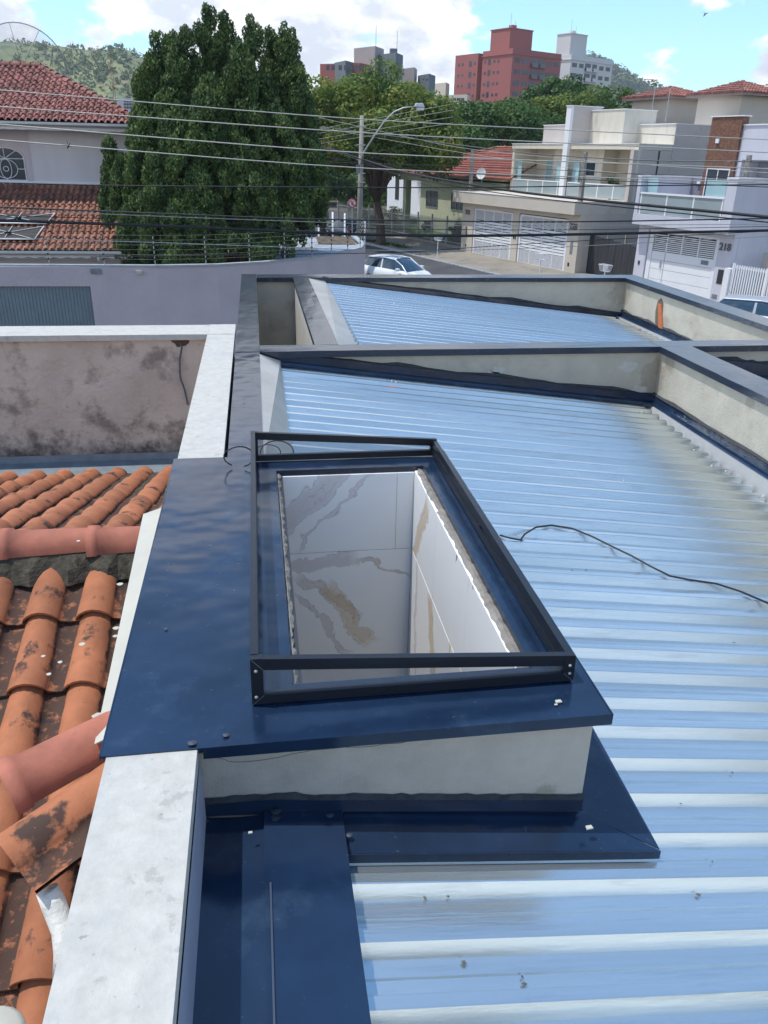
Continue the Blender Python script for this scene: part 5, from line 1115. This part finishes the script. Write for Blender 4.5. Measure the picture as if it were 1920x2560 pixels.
# wire basket stands in front of the kerb
def basket(label, px, py):
    p = atz(px, py, .02); q = STI @ p; t = thing('bin_stand', label, 'waste stand', (p.x, p.y, 0))
    MB(ST).tube([(q.x, q.y, 0), (q.x, q.y, 1.15)], .03, 6).build('post', m_trim, t)
    for k in range(8): MB(ST).tube([(q.x-.33+k*.094, q.y-.15, 1.42), (q.x-.24+k*.068, q.y-.1, 1.12), (q.x-.24+k*.068, q.y+.1, 1.12), (q.x-.33+k*.094, q.y+.15, 1.42)], .012, 4).build('bar', m_trim, t)
    MB(ST).tube([(q.x-.34, q.y-.15, 1.43), (q.x+.34, q.y-.15, 1.43), (q.x+.34, q.y+.15, 1.43), (q.x-.34, q.y+.15, 1.43), (q.x-.34, q.y-.15, 1.43)], .014, 5).build('rim', m_trim, t)
basket('white wire waste stand on the verge left of gate 232', 1093, 645)
basket('white wire waste stand before the garage gate 228', 1347, 700)
basket('white wire waste basket before the dark board fence', 1505, 735)

# two tile-roofed water towers behind
def towr(label, a0, a1, b0, b1, z0, z1, zr_, mt):
    t = thing('rooftop_tower', label, 'tower', stp((a0+a1)/2, (b0+b1)/2, z0)); SB('walls', mt, t, a0, a1, b0, b1, z0, z1); o = .55
    ap = ((a0+a1)/2, (b0+b1)/2); C_ = [(a0-o, b0-o), (a1+o, b0-o), (a1+o, b1+o), (a0-o, b1+o)]
    SB('eave_board', mat('eave_board', (.30, .22, .19), .8), t, a0-o+.05, a1+o-.05, b0-o+.05, b1+o-.05, z1-.02, z1+.12)
    m = MB(ST); m.add([(x, y, z1+.14) for x, y in C_]+[(ap[0], ap[1], zr_)], [(0, 1, 4), (1, 2, 4), (2, 3, 4), (3, 0, 4)]); m.build('roof_boards', m_redroof, t)
    # rows of tiles on the two seen slopes (front, right)
    k = 0
    for f_ in (0, 1):
        A_, B_ = Vector(C_[f_]+(z1+.13,)), Vector(C_[f_+1]+(z1+.13,)); AP = Vector((ap[0], ap[1], zr_)); e_ = (B_-A_); n_ = int(e_.length/.24)
        for i in range(n_):
            u = (i+.5)/n_; base = A_+e_*u; lim = 1-abs(2*u-1)
            up_ = (AP-(A_+B_)/2); L_ = up_.length; nr = int(L_*lim/.42)+1
            for j in range(nr):
                p0 = base+up_*(j*.42/L_); p1 = base+up_*min((j+1)*.42/L_+.02, max(lim, .04)); 
                p0 = p0+Vector((0, 0, .035)); 
                mm_ = MB(ST); mm_.tube([p0, p1], [.085, .065], 6); mm_.build('tile', m_terra_up, t); k += 1
    return t
towr('beige water tower with hipped clay roof, behind the satellite dishes', 2.95, 6.15, 10.0, 13.4, 7.9, 9.78, 10.62, m_beige)
towr('larger beige water tower with hipped clay roof, at the right edge', 8.6, 11.85, 10.0, 13.2, 7.9, 9.74, 10.62, m_beige)
# satellite dishes and antennas
def dish(label, c, r, d=(-.75, -.65, .25), grp=None):
    c = Vector(c); d = Vector(d).normalized(); u = d.cross(Vector((0, 0, 1))).normalized(); v = u.cross(d); t = thing('satellite_dish', label, 'satellite dish', c, grp)
    P = []
    for q in range(5):
        rr_ = r*q/4; P.append([c+u*rr_*math.cos(k)+v*rr_*math.sin(k)+d*(.22*r*(q/4)**2) for k in np.linspace(0, 2*math.pi, 21)])
    m = MB(); m.grid(P); m.grid([[p-d*.015 for p in row] for row in P]); m.build('reflector', mat('dish_white', (.62, .62, .62), .5), t, True)
    MB().tube([c-v*r*.9, c+d*r*.75-v*.1*r], .012, 5).build('feed_arm', m_steel, t); MB().tube([c+d*r*.72-v*.1*r, c+d*r*.82-v*.1*r], .035, 6).build('feed_horn', m_gut_old, t)
    MB().tube([c-d*.03, c-d*.15-v*r*.4, c-d*.15-v*r*1.4], .02, 5).build('mast', m_steel, t)
dish('left white satellite dish of the three on the twin house roof', stp(*fac(1577, 297, 8.6)), .34)
dish('middle white satellite dish of the three on the twin house roof', stp(*fac(1590, 297, 8)), .50, (-.5, -.85, .2))
dish('right greyer satellite dish of the three on the twin house roof', stp(*fac(1614, 298, 7.7)), .44, (-.9, -.4, .2))
dish('round white satellite dish on the green house roof beside the pole', stp(*fac(1204, 434, .6)), .36, (-.7, -.7, .15))
def antenna(label, px0, py0, px1, py1, off, boom=True):
    a = fac(px0, py0, off); b_ = fac(px1, py1, off); t = thing('roof_antenna', label, 'antenna', stp(*a)); MB(ST).tube([a, (a.x, a.y, b_.z)], .022, 6).build('mast', m_steel, t)
    if boom:
        MB(ST).tube([(a.x-.9, a.y, b_.z+.1), (a.x+.15, a.y, b_.z-.02)], .025, 5).build('boom', m_steel, t)
        for k in range(9): MB(ST).tube([(a.x-.9+k*.11, a.y-.22, b_.z+.1-k*.012), (a.x-.9+k*.11, a.y+.22, b_.z+.1-k*.012)], .008, 4).build('rod', m_steel, t)
        leaves('nest', [(np.array(stp(a.x-.1, a.y, b_.z-.15)), (.25, .25, .2), 60)], .08, l_shrub, t)
antenna('tall rooftop antenna tangled with plants left of the water towers', 1626, 303, 1641, 200, 8.2)
antenna('bare thin mast in front of the left water tower', 1663, 305, 1674, 222, 8.4, False)
for (lb, px, py, off, s) in (('dark shrub tree behind the satellite dishes', 1540, 262, 22, 1.6), ('dark tree at the right frame edge behind the towers', 1935, 290, 26, 2.4), ('low hedge between the two water towers', 1735, 300, 30, 1.5)):
    p = stp(*fac(px, py, off)); broad_tree(lb, (p[0], p[1], 0), p, (s, s, s), 16, s*.4, 130, .13, l_dark, .14)

# ================================================================== GREEN HOUSE with lawn and iron fence
gh = thing('green_house', 'pale green single storey house with red tiled hip roof', 'house', stp(-8, 4))
SB('wall', m_green_w, gh, -14.55, -2.3, 4.0, 12, .0, 4.45)
SB('porch_floor', m_conc, gh, -18.3, -14.5, 4.2, 9, 0, .35); SB('porch_column', m_green_w, gh, -17.75, -17.2, 4.05, 4.55, .35, 4.2)
SB('porch_beam', m_green_w, gh, -18.2, -14.56, 4.0, 4.5, 4.2, 4.62); SB('eave', m_green_w, gh, -18.5, -2.0, 3.6, 12, 4.60, 4.72)
SB('porch_back', m_dark, gh, -17.0, -14.56, 8.5, 8.6, .3, 4.2)
for a0, a1 in ((-13.5, -11.7), (-9.5, -7.5)): win(gh, a0, a1, 4.0, 2.32, 3.50, fm=m_gut_old, nb=3)
m = MB(ST); rz_ = 6.55; m.add([(-18.7, 3.4, 4.74), (-1.0, 3.4, 4.74), (-1.0, 13, 4.74), (-18.7, 13, 4.74), (-9.5, 8.0, rz_+.25), (-1.0, 8.0, rz_+.25)], [(0, 1, 5, 4), (3, 0, 4), (2, 3, 4, 5)]); m.build('roof_boards', m_redroof, gh)
# horizontal courses of tiles on the street side slope
n_c = 13
for j in range(n_c):
    v0, v1 = j/n_c, (j+1)/n_c; y0_ = 3.4+4.6*v0; z0_ = 4.74+(rz_+.25-4.74)*v0; y1_ = 3.4+4.6*v1; z1_ = 4.74+(rz_+.25-4.74)*v1; xl_ = -18.7+9.2*v0; nt_ = max(1, int((-1.0-xl_)/.9))
    for i in range(nt_):
        x0_ = xl_+(-1.0-xl_)*i/nt_; x1_ = xl_+(-1.0-xl_)*(i+1)/nt_-.02
        MB(ST).hexa([(x0_, y0_, z0_+.02), (x1_, y0_, z0_+.02), (x1_, y1_, z1_+.01), (x0_, y1_, z1_+.01), (x0_, y0_, z0_+.10), (x1_, y0_, z0_+.10), (x1_, y1_, z1_+.03), (x0_, y1_, z1_+.03)]).build('tile', m_redroof, gh)
# hip edge and ridge
MB(ST).tube([(-18.8, 3.4, 4.80), (-9.5, 8.0, rz_+.35)], .09, 6).build('hip_ridge', m_terra_far, gh); MB(ST).tube([(-9.5, 8.0, rz_+.33), (-1.0, 8.0, rz_+.33)], .09, 6).build('ridge', m_terra_far, gh)
struct(MB(ST).add([(-24, 1.2, .02), (-2.0, 1.2, .02), (-2.0, 4.1, .45), (-24, 4.1, .45), (-24, 9, .5), (-2, 9, .5)], [(0, 1, 2, 3), (3, 2, 5, 4)]).build('lawn', m_lawn))
leaves_g = leaves('grass_tufts', [(np.array(stp(RNG.uniform(-26, -2.3), RNG.uniform(.7, 3.9), .25)), (.5, .5, .12), 26) for _ in range(160)], .10, l_shrub, None, up=.2, flat=.8)
tag(leaves_g, 'short grass on the lawn behind the iron fence', None, None, 'stuff')
vg = leaves('verge_weeds', [(np.array(stp(RNG.uniform(-9.5, -3.5), RNG.uniform(-4.0, -2.6), .14)), (.35, .3, .10), 34) for _ in range(34)], .07, l_shrub, None, up=.3, flat=.7)
tag(vg, 'weeds growing along the kerb left of gate 232', None, None, 'stuff')
iff = thing('iron_fence', 'grey iron railing in front of the lawn of the green house', 'fence', stp(-10, .4))
bars = MB(ST)
for i in range(190):
    a = -1.9-i*.115; bars.box(a-.009, a+.009, .39, .41, .30, 2.0)
bb = bars.build('bars', m_steel, iff); bb['kind'] = 'stuff'
for i in range(11): a = -2.0-i*2.15; SB('post', m_steel, iff, a-.05, a+.05, .35, .45, .05, 2.2)
SB('rail', m_steel, iff, -23.8, -1.9, .37, .43, 1.80, 1.84); SB('rail', m_steel, iff, -23.8, -1.9, .37, .43, .45, .49); SB('plinth', m_pole, iff, -24, -1.8, .30, .50, 0, .30)
# bollard-like white posts near the pole (old fence posts of the corner)
for i, (px, py, pt) in enumerate(((797, 585, 545), (832, 590, 530), (862, 596, 533), (911, 612, 553))):
    p = aty(px, py, 47); q = aty(px, pt, 47); t = MB(); t.tube([(p.x, p.y, 0), (p.x, p.y, q.z)], .05, 8)
    tag(t.build('white_post', m_trim, None, True), ['slim white post left of the grey sedan, the leftmost of four', 'slim white post before the grey sedan, second from the left', 'slim white post beside the tail of the grey sedan', 'slim white post right of the utility pole foot'][i], 'post', 'slim white posts at the street corner')
# shrubs
def shrub(label, a, b, w_, h_, z=.2, grp=None, mt=None):
    t = thing('shrub', label, 'shrub', stp(a, b, z), grp); MB(ST).tube([(a, b, z-.2), (a, b, z+h_*.5)], .05, 6).build('stem', m_bark, t)
    leaves('foliage', [(np.array(stp(a+RNG.uniform(-1, 1)*w_*.5, b+RNG.uniform(-1, 1)*w_*.3, z+.15+RNG.uniform(0, 1)*h_*.8)), (w_*.2, w_*.2, h_*.2), 110) for _ in range(16)], .10, mt or l_shrub, t)
shrub('rounded dark bush in front of the green house porch', -16.8, 2.9, 1.8, 1.9); shrub('wide dark bush left of the green house porch', -22, 3.3, 3.2, 1.7)
shrub('dark hedge bush farther left beneath the spreading tree', -27, 4, 3.6, 1.8)
shrub('small bush below the green house window', -12.6, 3.5, .9, .7, .4); shrub('spiky shrub beside the number 232 pier', -4.2, 1.3, 1.2, 1.5, .2); shrub('thin weedy shrub under the second green house window', -8.0, 3.5, .8, .6, .4)
# white building far beyond the porch, with portico
wb = thing('white_villa', 'white building with blank bright wall seen past the porch column', 'building', stp(-34, 14))
SB('wall', m_trim, wb, -40, -27, 14, 20, 0, 5.0); SB('wall', m_whb, wb, -27, -20, 15, 20, 0, 3.2); SB('cornice', m_trim, wb, -40.2, -26.8, 13.8, 20, 5.02, 5.25)
for a in (-38, -35.5): SB('window', m_dark, wb, a, a+.9, 13.97, 13.998, 1.5, 4.0)
sf = thing('white_fence', 'white upright-bar fence seen under the crown of the spreading tree', 'fence', stp(-40, 22))
for i in range(30): SB('bar', m_trim, sf, -34+i*.55, -34+i*.55+.2, 22, 22.1, 5.2, 6.6)
SB('rail', m_trim, sf, -34, -17, 22.12, 22.2, 5.1, 5.25); SB('wall', m_gryb, sf, -34, -17, 22.0, 22.4, 0, 5.08)
# no-parking sign
sg = thing('no_parking_sign', 'round no-parking sign with a crossed letter E left of the pole', 'sign', (5.0, 55, 0))
c_ = aty(881, 508, 55)
MB().tube([(c_.x, 55.05, 0), (c_.x, 55.05, c_.z+.2)], .035, 6).build('post', m_steel, sg)
MB().tube([(c_.x, 55, c_.z), (c_.x, 54.97, c_.z)], .27, 28).build('sign_face', m_signw, sg)
rg = MB(); rg.tube([(c_.x+.235*math.cos(t), 54.96, c_.z+.235*math.sin(t)) for t in np.linspace(0, 2*math.pi, 30)], .035, 5); rg.build('red_ring', m_signred, sg)
text('E', (c_.x-.0, 54.955, c_.z-.125), .34, m_black, sg, 'letter', .004, Matrix.Rotation(R(90), 4, 'X'))
MB().tube([(c_.x-.17, 54.935, c_.z+.17), (c_.x+.17, 54.935, c_.z-.17)], .022, 5).build('red_slash', m_signred, sg)

# ================================================================== TREES
p = atz(935, 612, 0)
broad_tree('big spreading street tree with yellow-green crown behind the utility pole', (9.1, 61, 0), (8.4, 62, 7.15), (6.3, 4.5, 3.85), 190, 1.0, 270, .17, l_broad, .36, None, 9)
broad_tree('leaning street tree left of the pole, crown merging behind the conifer', (5.6, 70, 0), (4.2, 70, 8.2), (5.2, 4, 3.0), 70, 1.1, 170, .22, l_broad, .33, None, 6)
broad_tree('darker lower tree between the pole and the green house', (11.0, 78, 0), (12, 78, 6.0), (5, 4, 2.6), 60, 1.1, 150, .22, l_dark, .25, None, 4)
broad_tree('wide flat-topped green tree before the red tower', (28, 96, 0), (28.0, 96, 8.6), (7.2, 5, 3.2), 120, 1.25, 210, .25, l_dark, .38, None, 7)
broad_tree('feathery dark tree in front of the red tower right side', (45, 122, 0), (43.8, 122, 13.2), (4.6, 4, 3.0), 60, 1.2, 150, .3, l_dark, .35, None, 6)
broad_tree('bright green tree behind the twin house parapet', (40, 100, 0), (38.5, 100, 10.2), (5.5, 4, 2.9), 90, 1.1, 210, .25, l_broad, .35, None, 6)
broad_tree('dark tree low behind the red roofed green house', (20, 88, 0), (19.5, 88, 6.0), (5.5, 4, 2.6), 70, 1.1, 160, .25, l_dark, .3, None, 5)
broad_tree('dark tree filling the view under the spreading crown', (2, 110, 0), (4, 112, 6.5), (11, 5, 4.6), 110, 1.7, 150, .4, l_dark, .35, None, 5)
hdg = tag(leaves('roadside_thicket', [(np.array((RNG.uniform(-6, 24), RNG.uniform(112, 128), RNG.uniform(.2, 3.4))), (1.8, 1.8, 1.3), 150) for _ in range(70)], .42, l_dark, None), 'dark thicket closing the street view under the tree crowns', None, None, 'stuff')
bw = tag(leaves('distant_greenery', [(np.array((RNG.uniform(-60, 140), RNG.uniform(150, 190), RNG.uniform(0, 6.5))), (3, 3, 2.2), 110) for _ in range(170)], .6, l_dark, None), 'far mass of greenery closing the view between houses and towers', None, None, 'stuff')

# ================================================================== TOWERS in the distance
def tower(label, corner, az, wr, wl, zt, mt, floors, fh, rcols, lcols, name='apartment_tower', notch=None, lift=(3, 10, 2, 9, 4.6)):
    """corner of the building nearest to us; right face runs along az (deg from +Y), left face perpendicular"""
    a = R(az); u = Vector((math.sin(a), math.cos(a), 0)); v = Vector((-u.y, u.x, 0)); T = Matrix(((u.x, v.x, 0, corner[0]), (u.y, v.y, 0, corner[1]), (0, 0, 1, 0), (0, 0, 0, 1)))
    t = thing(name, label, 'building', (corner[0], corner[1], 0))
    if notch:
        MB(T).box(0, wr, 0, notch[0], 0, zt).build('wing', mt, t); MB(T).box(2, wr, notch[0], notch[1], 0, zt-.5).build('wing_recess', mt, t); MB(T).box(0, wr, notch[1], wl, 0, zt-.3).build('wing', mt, t)
    else: MB(T).box(0, wr, 0, wl, 0, zt).build('walls', mt, t)
    MB(T).box(-.25, wr+.25, -.25, (notch[0] if notch else wl)+.25, zt-1.5, zt-1.2).build('cornice', mt, t)
    if lift: MB(T).box(lift[0], lift[1], lift[2], lift[3], zt, zt+lift[4]).build('lift_house', mt, t); MB(T).box(lift[0]-.2, lift[1]+.2, lift[2]-.2, lift[3]+.2, zt+lift[4], zt+lift[4]+.25).build('lift_cap', mt, t)
    for f in range(floors):
        z = zt-2.9-f*fh
        for (c0, c1, kind) in rcols:
            if kind == 'w':
                wv = MB(T).box(c0, c1, -.06, -.02, z-.6, z+.6).build('window', m_farwin, t)
            else:
                wv = MB(T).box(c0, c1, -.05, -.02, z-1.3, z+.9).build('balcony_opening', m_farwin, t); MB(T).box(c0, c1, -.75, -.70, z-1.3, z-.35).build('balcony_rail', m_gryb2 if mt is not m_whb else m_whb, wv); MB(T).box(c0-.1, c1+.1, -.9, -.051, z-1.5, z-1.32).build('balcony_slab', mt, wv)
        for (c0, c1, h_) in lcols: MB(T).box(-.06, -.02, c0, c1, z-h_/2, z+h_/2).build('window', m_farwin, t)
    for k, (x, y) in enumerate(((lift[0]+1, lift[2]+1), (lift[1]-1.5, lift[3]-2)) if lift else ()):
        MB(T).tube([(x, y, zt+lift[4]), (x, y, zt+lift[4]+4-k)], .06, 4).build('aerial', m_steel, t)
    if lift: MB(T).box(lift[0]+2.2, lift[0]+3.9, lift[2]+1.5, lift[2]+3, zt+lift[4]+.25, zt+lift[4]+1.2).build('roof_tank', mt, t)
    return t
cR = aty(1283, 120, 256)
tower('dark pinkish red apartment tower with rooftop lift house', (cR.x, cR.y), 62, 20.5, 25, cR.z, m_redb, 11, 2.92, [(1.0, 3.3, 'w'), (4.3, 6.6, 'w'), (7.6, 10.2, 'b'), (11.0, 13.4, 'b'), (14.3, 16.4, 'w'), (17.4, 19.6, 'w')],
      [(5.2, 6.1, .7), (7.0, 7.8, .7), (9.0, 10.1, 1.5), (10.9, 11.7, .7), (15.5, 16.3, .7), (17.3, 18.6, 1.5), (21.0, 21.8, .7), (22.8, 23.6, .7)], notch=(12.6, 14.6), lift=(.8, 10.0, 2.5, 10.5, 5.2))
cW = aty(1429, 136, 286)
tower('white apartment tower right of the red one', (cW.x, cW.y), 60, 22, 11, cW.z, m_whb, 10, 2.92, [(.8, 3.2, 'w'), (4.4, 6.6, 'w'), (7.4, 10.4, 'b'), (11.2, 13.6, 'b'), (14.9, 17.2, 'w'), (18.5, 20.8, 'w')], [(6.0, 7.0, .8), (8.4, 9.4, .8)], lift=(.3, 8.5, 1.2, 7, 6.0))
gx = thing('grey_tower', 'grey stepped apartment building top behind the spreading tree', 'building', (30, 205, 0))
def far_box(par, px0, px1, pyt, y, d, mt, name='walls', pyb=None):
    a = aty(px0, pyt, y); b = aty(px1, pyt, y); z0 = aty(px0, pyb, y).z if pyb else 0
    return MB().hexa([(a.x, y, z0), (b.x, y+.35*d, z0), (b.x-.3*d, y+d, z0), (a.x-.3*d, y+d, z0), (a.x, y, a.z), (b.x, y+.35*d, a.z), (b.x-.3*d, y+d, a.z), (a.x-.3*d, y+d, a.z)]).build(name, mt, par)
def far2(par, pxl, pxc, pxr, pyt, y, mtl_, mtr_, name='walls'):
    """block seen corner-on: left face pxl..pxc, right face pxc..pxr"""
    c = aty(pxc, pyt, y); l_ = aty(pxl, pyt, y+6); r_ = aty(pxr, pyt, y+5); bk = Vector((l_.x+r_.x-c.x, l_.y+r_.y-c.y, 0)); zt = c.z
    MB().add([(l_.x, l_.y, 0), (c.x, c.y, 0), (c.x, c.y, zt), (l_.x, l_.y, zt)], [(0, 1, 2, 3)]).add([(c.x, c.y, 0), (r_.x, r_.y, 0), (r_.x, r_.y, zt), (c.x, c.y, zt)], [(0, 1, 2, 3)]).add([(l_.x, l_.y, zt), (c.x, c.y, zt), (r_.x, r_.y, zt), (bk.x, bk.y, zt), (bk.x, bk.y, 0), (l_.x, l_.y, 0), (r_.x, r_.y, 0)], [(0, 1, 2, 3), (0, 3, 4, 5), (3, 2, 6, 4)]).build(name, mtl_, par)
far2(gx, 885, 938, 960, 115, 200, m_gryb, m_gryb, 'lift_block'); far2(gx, 945, 990, 1008, 131, 196, m_gryb2, m_gryb2, 'slate_block')
far2(gx, 800, 900, 930, 157, 197, m_redb, m_redb, 'red_parapet'); far2(gx, 1000, 1036, 1043, 168, 203, m_gryb, m_gryb, 'rear_wing'); far2(gx, 836, 864, 890, 151, 195, m_gryb2, m_gryb2, 'terrace_block')
far2(gx, 1045, 1073, 1089, 184, 201, m_gryb2, m_gryb2, 'right_block')
for px in (815, 828, 846, 860, 872, 884, 896): 
    a = aty(px, 163, 194.8); b_ = aty(px+9, 176, 194.8); MB().box(a.x, b_.x, 194.6, 194.75, b_.z, a.z).build('window', m_farwin, gx)
for px, py in ((1056, 196), (1065, 197)): a = aty(px, py, 196); MB().box(a.x, a.x+.45, 195.9, 196, a.z-.4, a.z).build('window', m_farwin, gx)
a = aty(945, 78, 199); MB().tube([(a.x, 202, a.z-3.5), (a.x, 202, a.z+1.5)], .07, 4).build('aerial', m_steel, gx)
a = aty(995, 88, 199); MB().tube([(a.x, 200, a.z-5.2), (a.x, 200, a.z+1)], .07, 4).build('aerial', m_steel, gx)
a = aty(988, 125, 197); MB().box(a.x-.7, a.x+.8, 199, 200.5, a.z-1, a.z+.5).build('roof_tank', m_gryb2, gx)
cx = thing('cream_tower', 'cream apartment block left of the red tower', 'building', (50, 240, 0))
far2(cx, 1087, 1115, 1124, 206, 262, m_crmb, m_crmb); far2(cx, 1104, 1168, 1175, 236, 240, m_crmb, m_crmb, 'front_wing')
for f in range(4):
    for px in (1112, 1122, 1132, 1142, 1152): a = aty(px, 245+f*15.5, 239); b_ = aty(px+8.2, 252+f*15.5, 239); MB().box(a.x, b_.x, 238.9, 239.0, b_.z, a.z).build('window', m_farwin, cx)
wl = thing('pale_building', 'small pale building below the hill left of the conifer', 'building', (-30, 215, 0))
a = aty(293, 245, 215); b_ = aty(352, 245, 215); MB().box(a.x, b_.x, 215, 225, 0, a.z).build('walls', m_blue_w, wl)
a2_ = aty(334, 222, 214); b2_ = aty(352, 222, 214); MB().box(a2_.x, b2_.x+2, 213.9, 224, 0, a2_.z).build('lift_block', m_crmb, wl)
for r_ in range(3):
    for k in range(5):
        p_ = aty(309+k*7, 250+r_*8, 214.9); MB().box(p_.x, p_.x+.5, 214.85, 214.95, p_.z-.45, p_.z).build('window', m_farwin, wl)
# lattice mast on the left hillside
lm_ = thing('lattice_mast', 'thin lattice radio mast on the hillside left of the conifer', 'mast', (-30, 300, 0)); a = aty(276, 135, 300); b_ = aty(284, 235, 300)
for s in (-.5, .5): MB().tube([(b_.x+s, 300, 0), (a.x+s*.3, 300, a.z)], .09, 4).build('leg', m_redroof, lm_)
for k in range(14): z = b_.z-8+k*1.6; MB().tube([(b_.x-.5, 300, z), (b_.x+.5, 300, z+1.2)], .05, 4).build('brace', m_redroof, lm_)
# low far houses at the right of the spreading tree
for k, (lb, px0, px1, py, y) in enumerate((('small far roof between the trees above the green house', 1150, 1175, 352, 130), ('far pale wall below the white tower', 1395, 1440, 352, 140))):
    t = thing('far_house', lb, 'house', (0, y, 0)); a = aty(px0, py, y); b_ = aty(px1, py, y); MB().box(a.x, b_.x, y, y+5, 0, a.z).build('wall', m_crmb, t)
    MB().add([(a.x-.4, y-.4, a.z), (b_.x+.4, y-.4, a.z), (b_.x+.4, y+5.4, a.z), (a.x-.4, y+5.4, a.z), ((a.x+b_.x)/2, y+2.5, a.z+1.4)], [(0, 1, 4), (1, 2, 4), (2, 3, 4), (3, 0, 4)]).build('roof', m_redroof, t)

# ================================================================== OVERHEAD LINES (on the street poles outside the frame)
def line(label, pts, r, mt, y=21.0, sag=.0, group=None):
    """pts: image-measured heights along a vertical plane over the street"""
    W = [aty(px, py, yy) for px, py, yy in [(q + (y,))[:3] if len(q) == 2 else q for q in pts]]
    a = W[0]+(W[0]-W[1])*1.5; b = W[-1]+(W[-1]-W[-2])*1.5; P = [a]
    for i in range(len(W)-1):
        for k in range(6):
            u = k/6; P.append(W[i].lerp(W[i+1], u))
    P += [W[-1], b]
    # smooth
    for _ in range(3): P = [P[0]]+[(P[i-1]+P[i]*2+P[i+1])/4 for i in range(1, len(P)-1)]+[P[-1]]
    o = MB().tube(P, r, 6).build('power_line' if mt is m_wirel else 'telecom_cable', mt, None, True); tag(o, label, 'cable', group)
PG = 'bare power lines crossing above the street'; TG = 'dark cables crossing above the street'
line('uppermost pale power line, passing the top of the utility pole', [(-60, 220), (905, 301), (1980, 352)], .011, m_wirel, group=PG)
line('second pale power line from the top', [(-60, 262), (905, 334), (1980, 384)], .012, m_wirel, group=PG)
line('third pale power line from the top, crossing the white wall', [(-60, 306), (905, 386), (1980, 424)], .013, m_wirel, group=PG)
line('fourth pale power line, carrying the air plant', [(-60, 345), (905, 424), (1980, 460)], .012, m_wirel, group=PG)
line('thin dark cable just above the lower tiled roof', [(-60, 455), (262, 464), (900, 469), (1154, 469), (1400, 466), (1980, 461)], .014, m_wired, group=TG)
line('medium dark cable crossing the lower tiled roof', [(-60, 515), (304, 530), (780, 549), (1400, 556), (1980, 545)], .018, m_wired, group=TG)
line('thickest black cable bundle, crossing the gates and the conifer foot', [(-60, 549), (450, 566), (900, 587), (1154, 590), (1400, 587), (1980, 575)], .036, m_wired, group=TG)
line('thin pale line under the medium dark cable', [(-60, 521), (500, 545), (1100, 566), (1980, 560)], .008, m_wirel, group=PG)
line('lowest pale line above the lilac wall', [(-60, 592), (450, 608), (900, 625), (1100, 628), (1400, 618), (1980, 588)], .009, m_wirel, group=PG)
line('thin dark line crossing above the lilac wall', [(-60, 537), (450, 552), (900, 572), (1400, 576), (1980, 565)], .008, m_wired, group=TG)
line('slack dark line low over the garage gates', [(700, 636), (1000, 632), (1300, 610), (1980, 575)], .009, m_wired, group=TG)
P1 = (906, 396, 42)
line('thick cable slanting down right from the utility pole', [(906, 398, 42), (1010, 432, 35), (1300, 483, 26), (1980, 548, 17)], .038, m_wired, group=TG)
line('slim cable slanting beside the thick one from the pole', [(906, 404, 42), (1020, 446, 35), (1300, 492, 26), (1980, 562, 17)], .014, m_wired, group=TG)
line('twisted line from the pole across the balcony', [(906, 330, 42), (1300, 383, 28), (1606, 402, 24), (1980, 404, 20)], .016, mat('grey_twisted', (.12, .12, .12), .6), group=TG)
line('pale line fanning from the pole over the red roof', [(906, 318, 42), (1150, 372, 33), (1500, 405, 26), (1980, 436, 20)], .007, m_wirel, group=PG)
line('pale line fanning from the pole, lower of the fan', [(906, 338, 42), (1150, 382, 33), (1500, 431, 26), (1980, 458, 20)], .007, m_wirel, group=PG)
line('dark line at balcony rail height on the right', [(906, 420, 42), (1300, 441, 28), (1600, 455, 24), (1980, 470, 20)], .012, m_wired, group=TG)
line('thin dark line crossing the brown stone panel', [(906, 408, 42), (1300, 420, 28), (1600, 436, 24), (1980, 446, 20)], .009, m_wired, group=TG)
for i, (y0_, y1_) in enumerate(((318, 342), (330, 352), (345, 366), (358, 378), (402, 430), (418, 448))):
    line(['upper service line left of the pole', 'second service line left of the pole', 'third service line left of the pole', 'fourth service line left of the pole', 'lower service line left of the pole', 'lowest service line left of the pole'][i], [(902, y0_-15, 42), (780, y1_-16, 46), (640, y1_+10, 52)], .007, m_wirel if i < 4 else m_wired, group='service lines left of the pole')
for i, (y0_, x1, y1_) in enumerate(((402, 1040, 455), (410, 1100, 440), (415, 1170, 470), (398, 1180, 452), (388, 1180, 440))):
    line(['steep drop line from the pole to the green house eave', 'drop line from the pole over the green house roof', 'drop line from the pole to gate 232', 'drop line from the pole to the service pole', 'highest drop line from the pole to the service pole'][i], [(908, y0_, 42), ((908+x1)/2, (y0_+y1_)/2+5, 50), (x1, y1_, 57)], .010, m_wired, group='drop lines from the pole')
# birds resting / flying
bd = MB(); p = aty(1762, 37, 80)
bd.tube([p+Vector((-.12, 0, -.14)), p, p+Vector((.1, 0, .16))], [.02, .06, .02], 6); bd.add([p, p+Vector((.10, .3, .2)), p+Vector((.02, .35, .26)), p+Vector((-.05, .02, .05))], [(0, 1, 2, 3)]).add([p, p+Vector((.16, -.3, .1)), p+Vector((.06, -.36, .12)), p+Vector((-.05, 0, .03))], [(0, 1, 2, 3)])
tag(bd.build('bird', m_black, None, True), 'small dark bird flying in the blue sky', 'bird')

# ================================================================== AIR
hm = bpy.data.materials.new('haze'); hm.use_nodes = True; t = hm.node_tree; t.nodes.remove(t.nodes['Principled BSDF'])
pvn = t.nodes.new('ShaderNodeVolumePrincipled'); pvn.inputs['Color'].default_value = (.82, .89, 1, 1); pvn.inputs['Density'].default_value = .00022; pvn.inputs['Anisotropy'].default_value = .2
t.links.new(pvn.outputs[0], t.nodes['Material Output'].inputs['Volume'])
hz = MB().box(-2400, 2600, -300, 2500, -1.2, 240).build('haze', hm); hz['kind'] = 'stuff'; hz['label'] = 'thin daylight haze over the town and the hills'
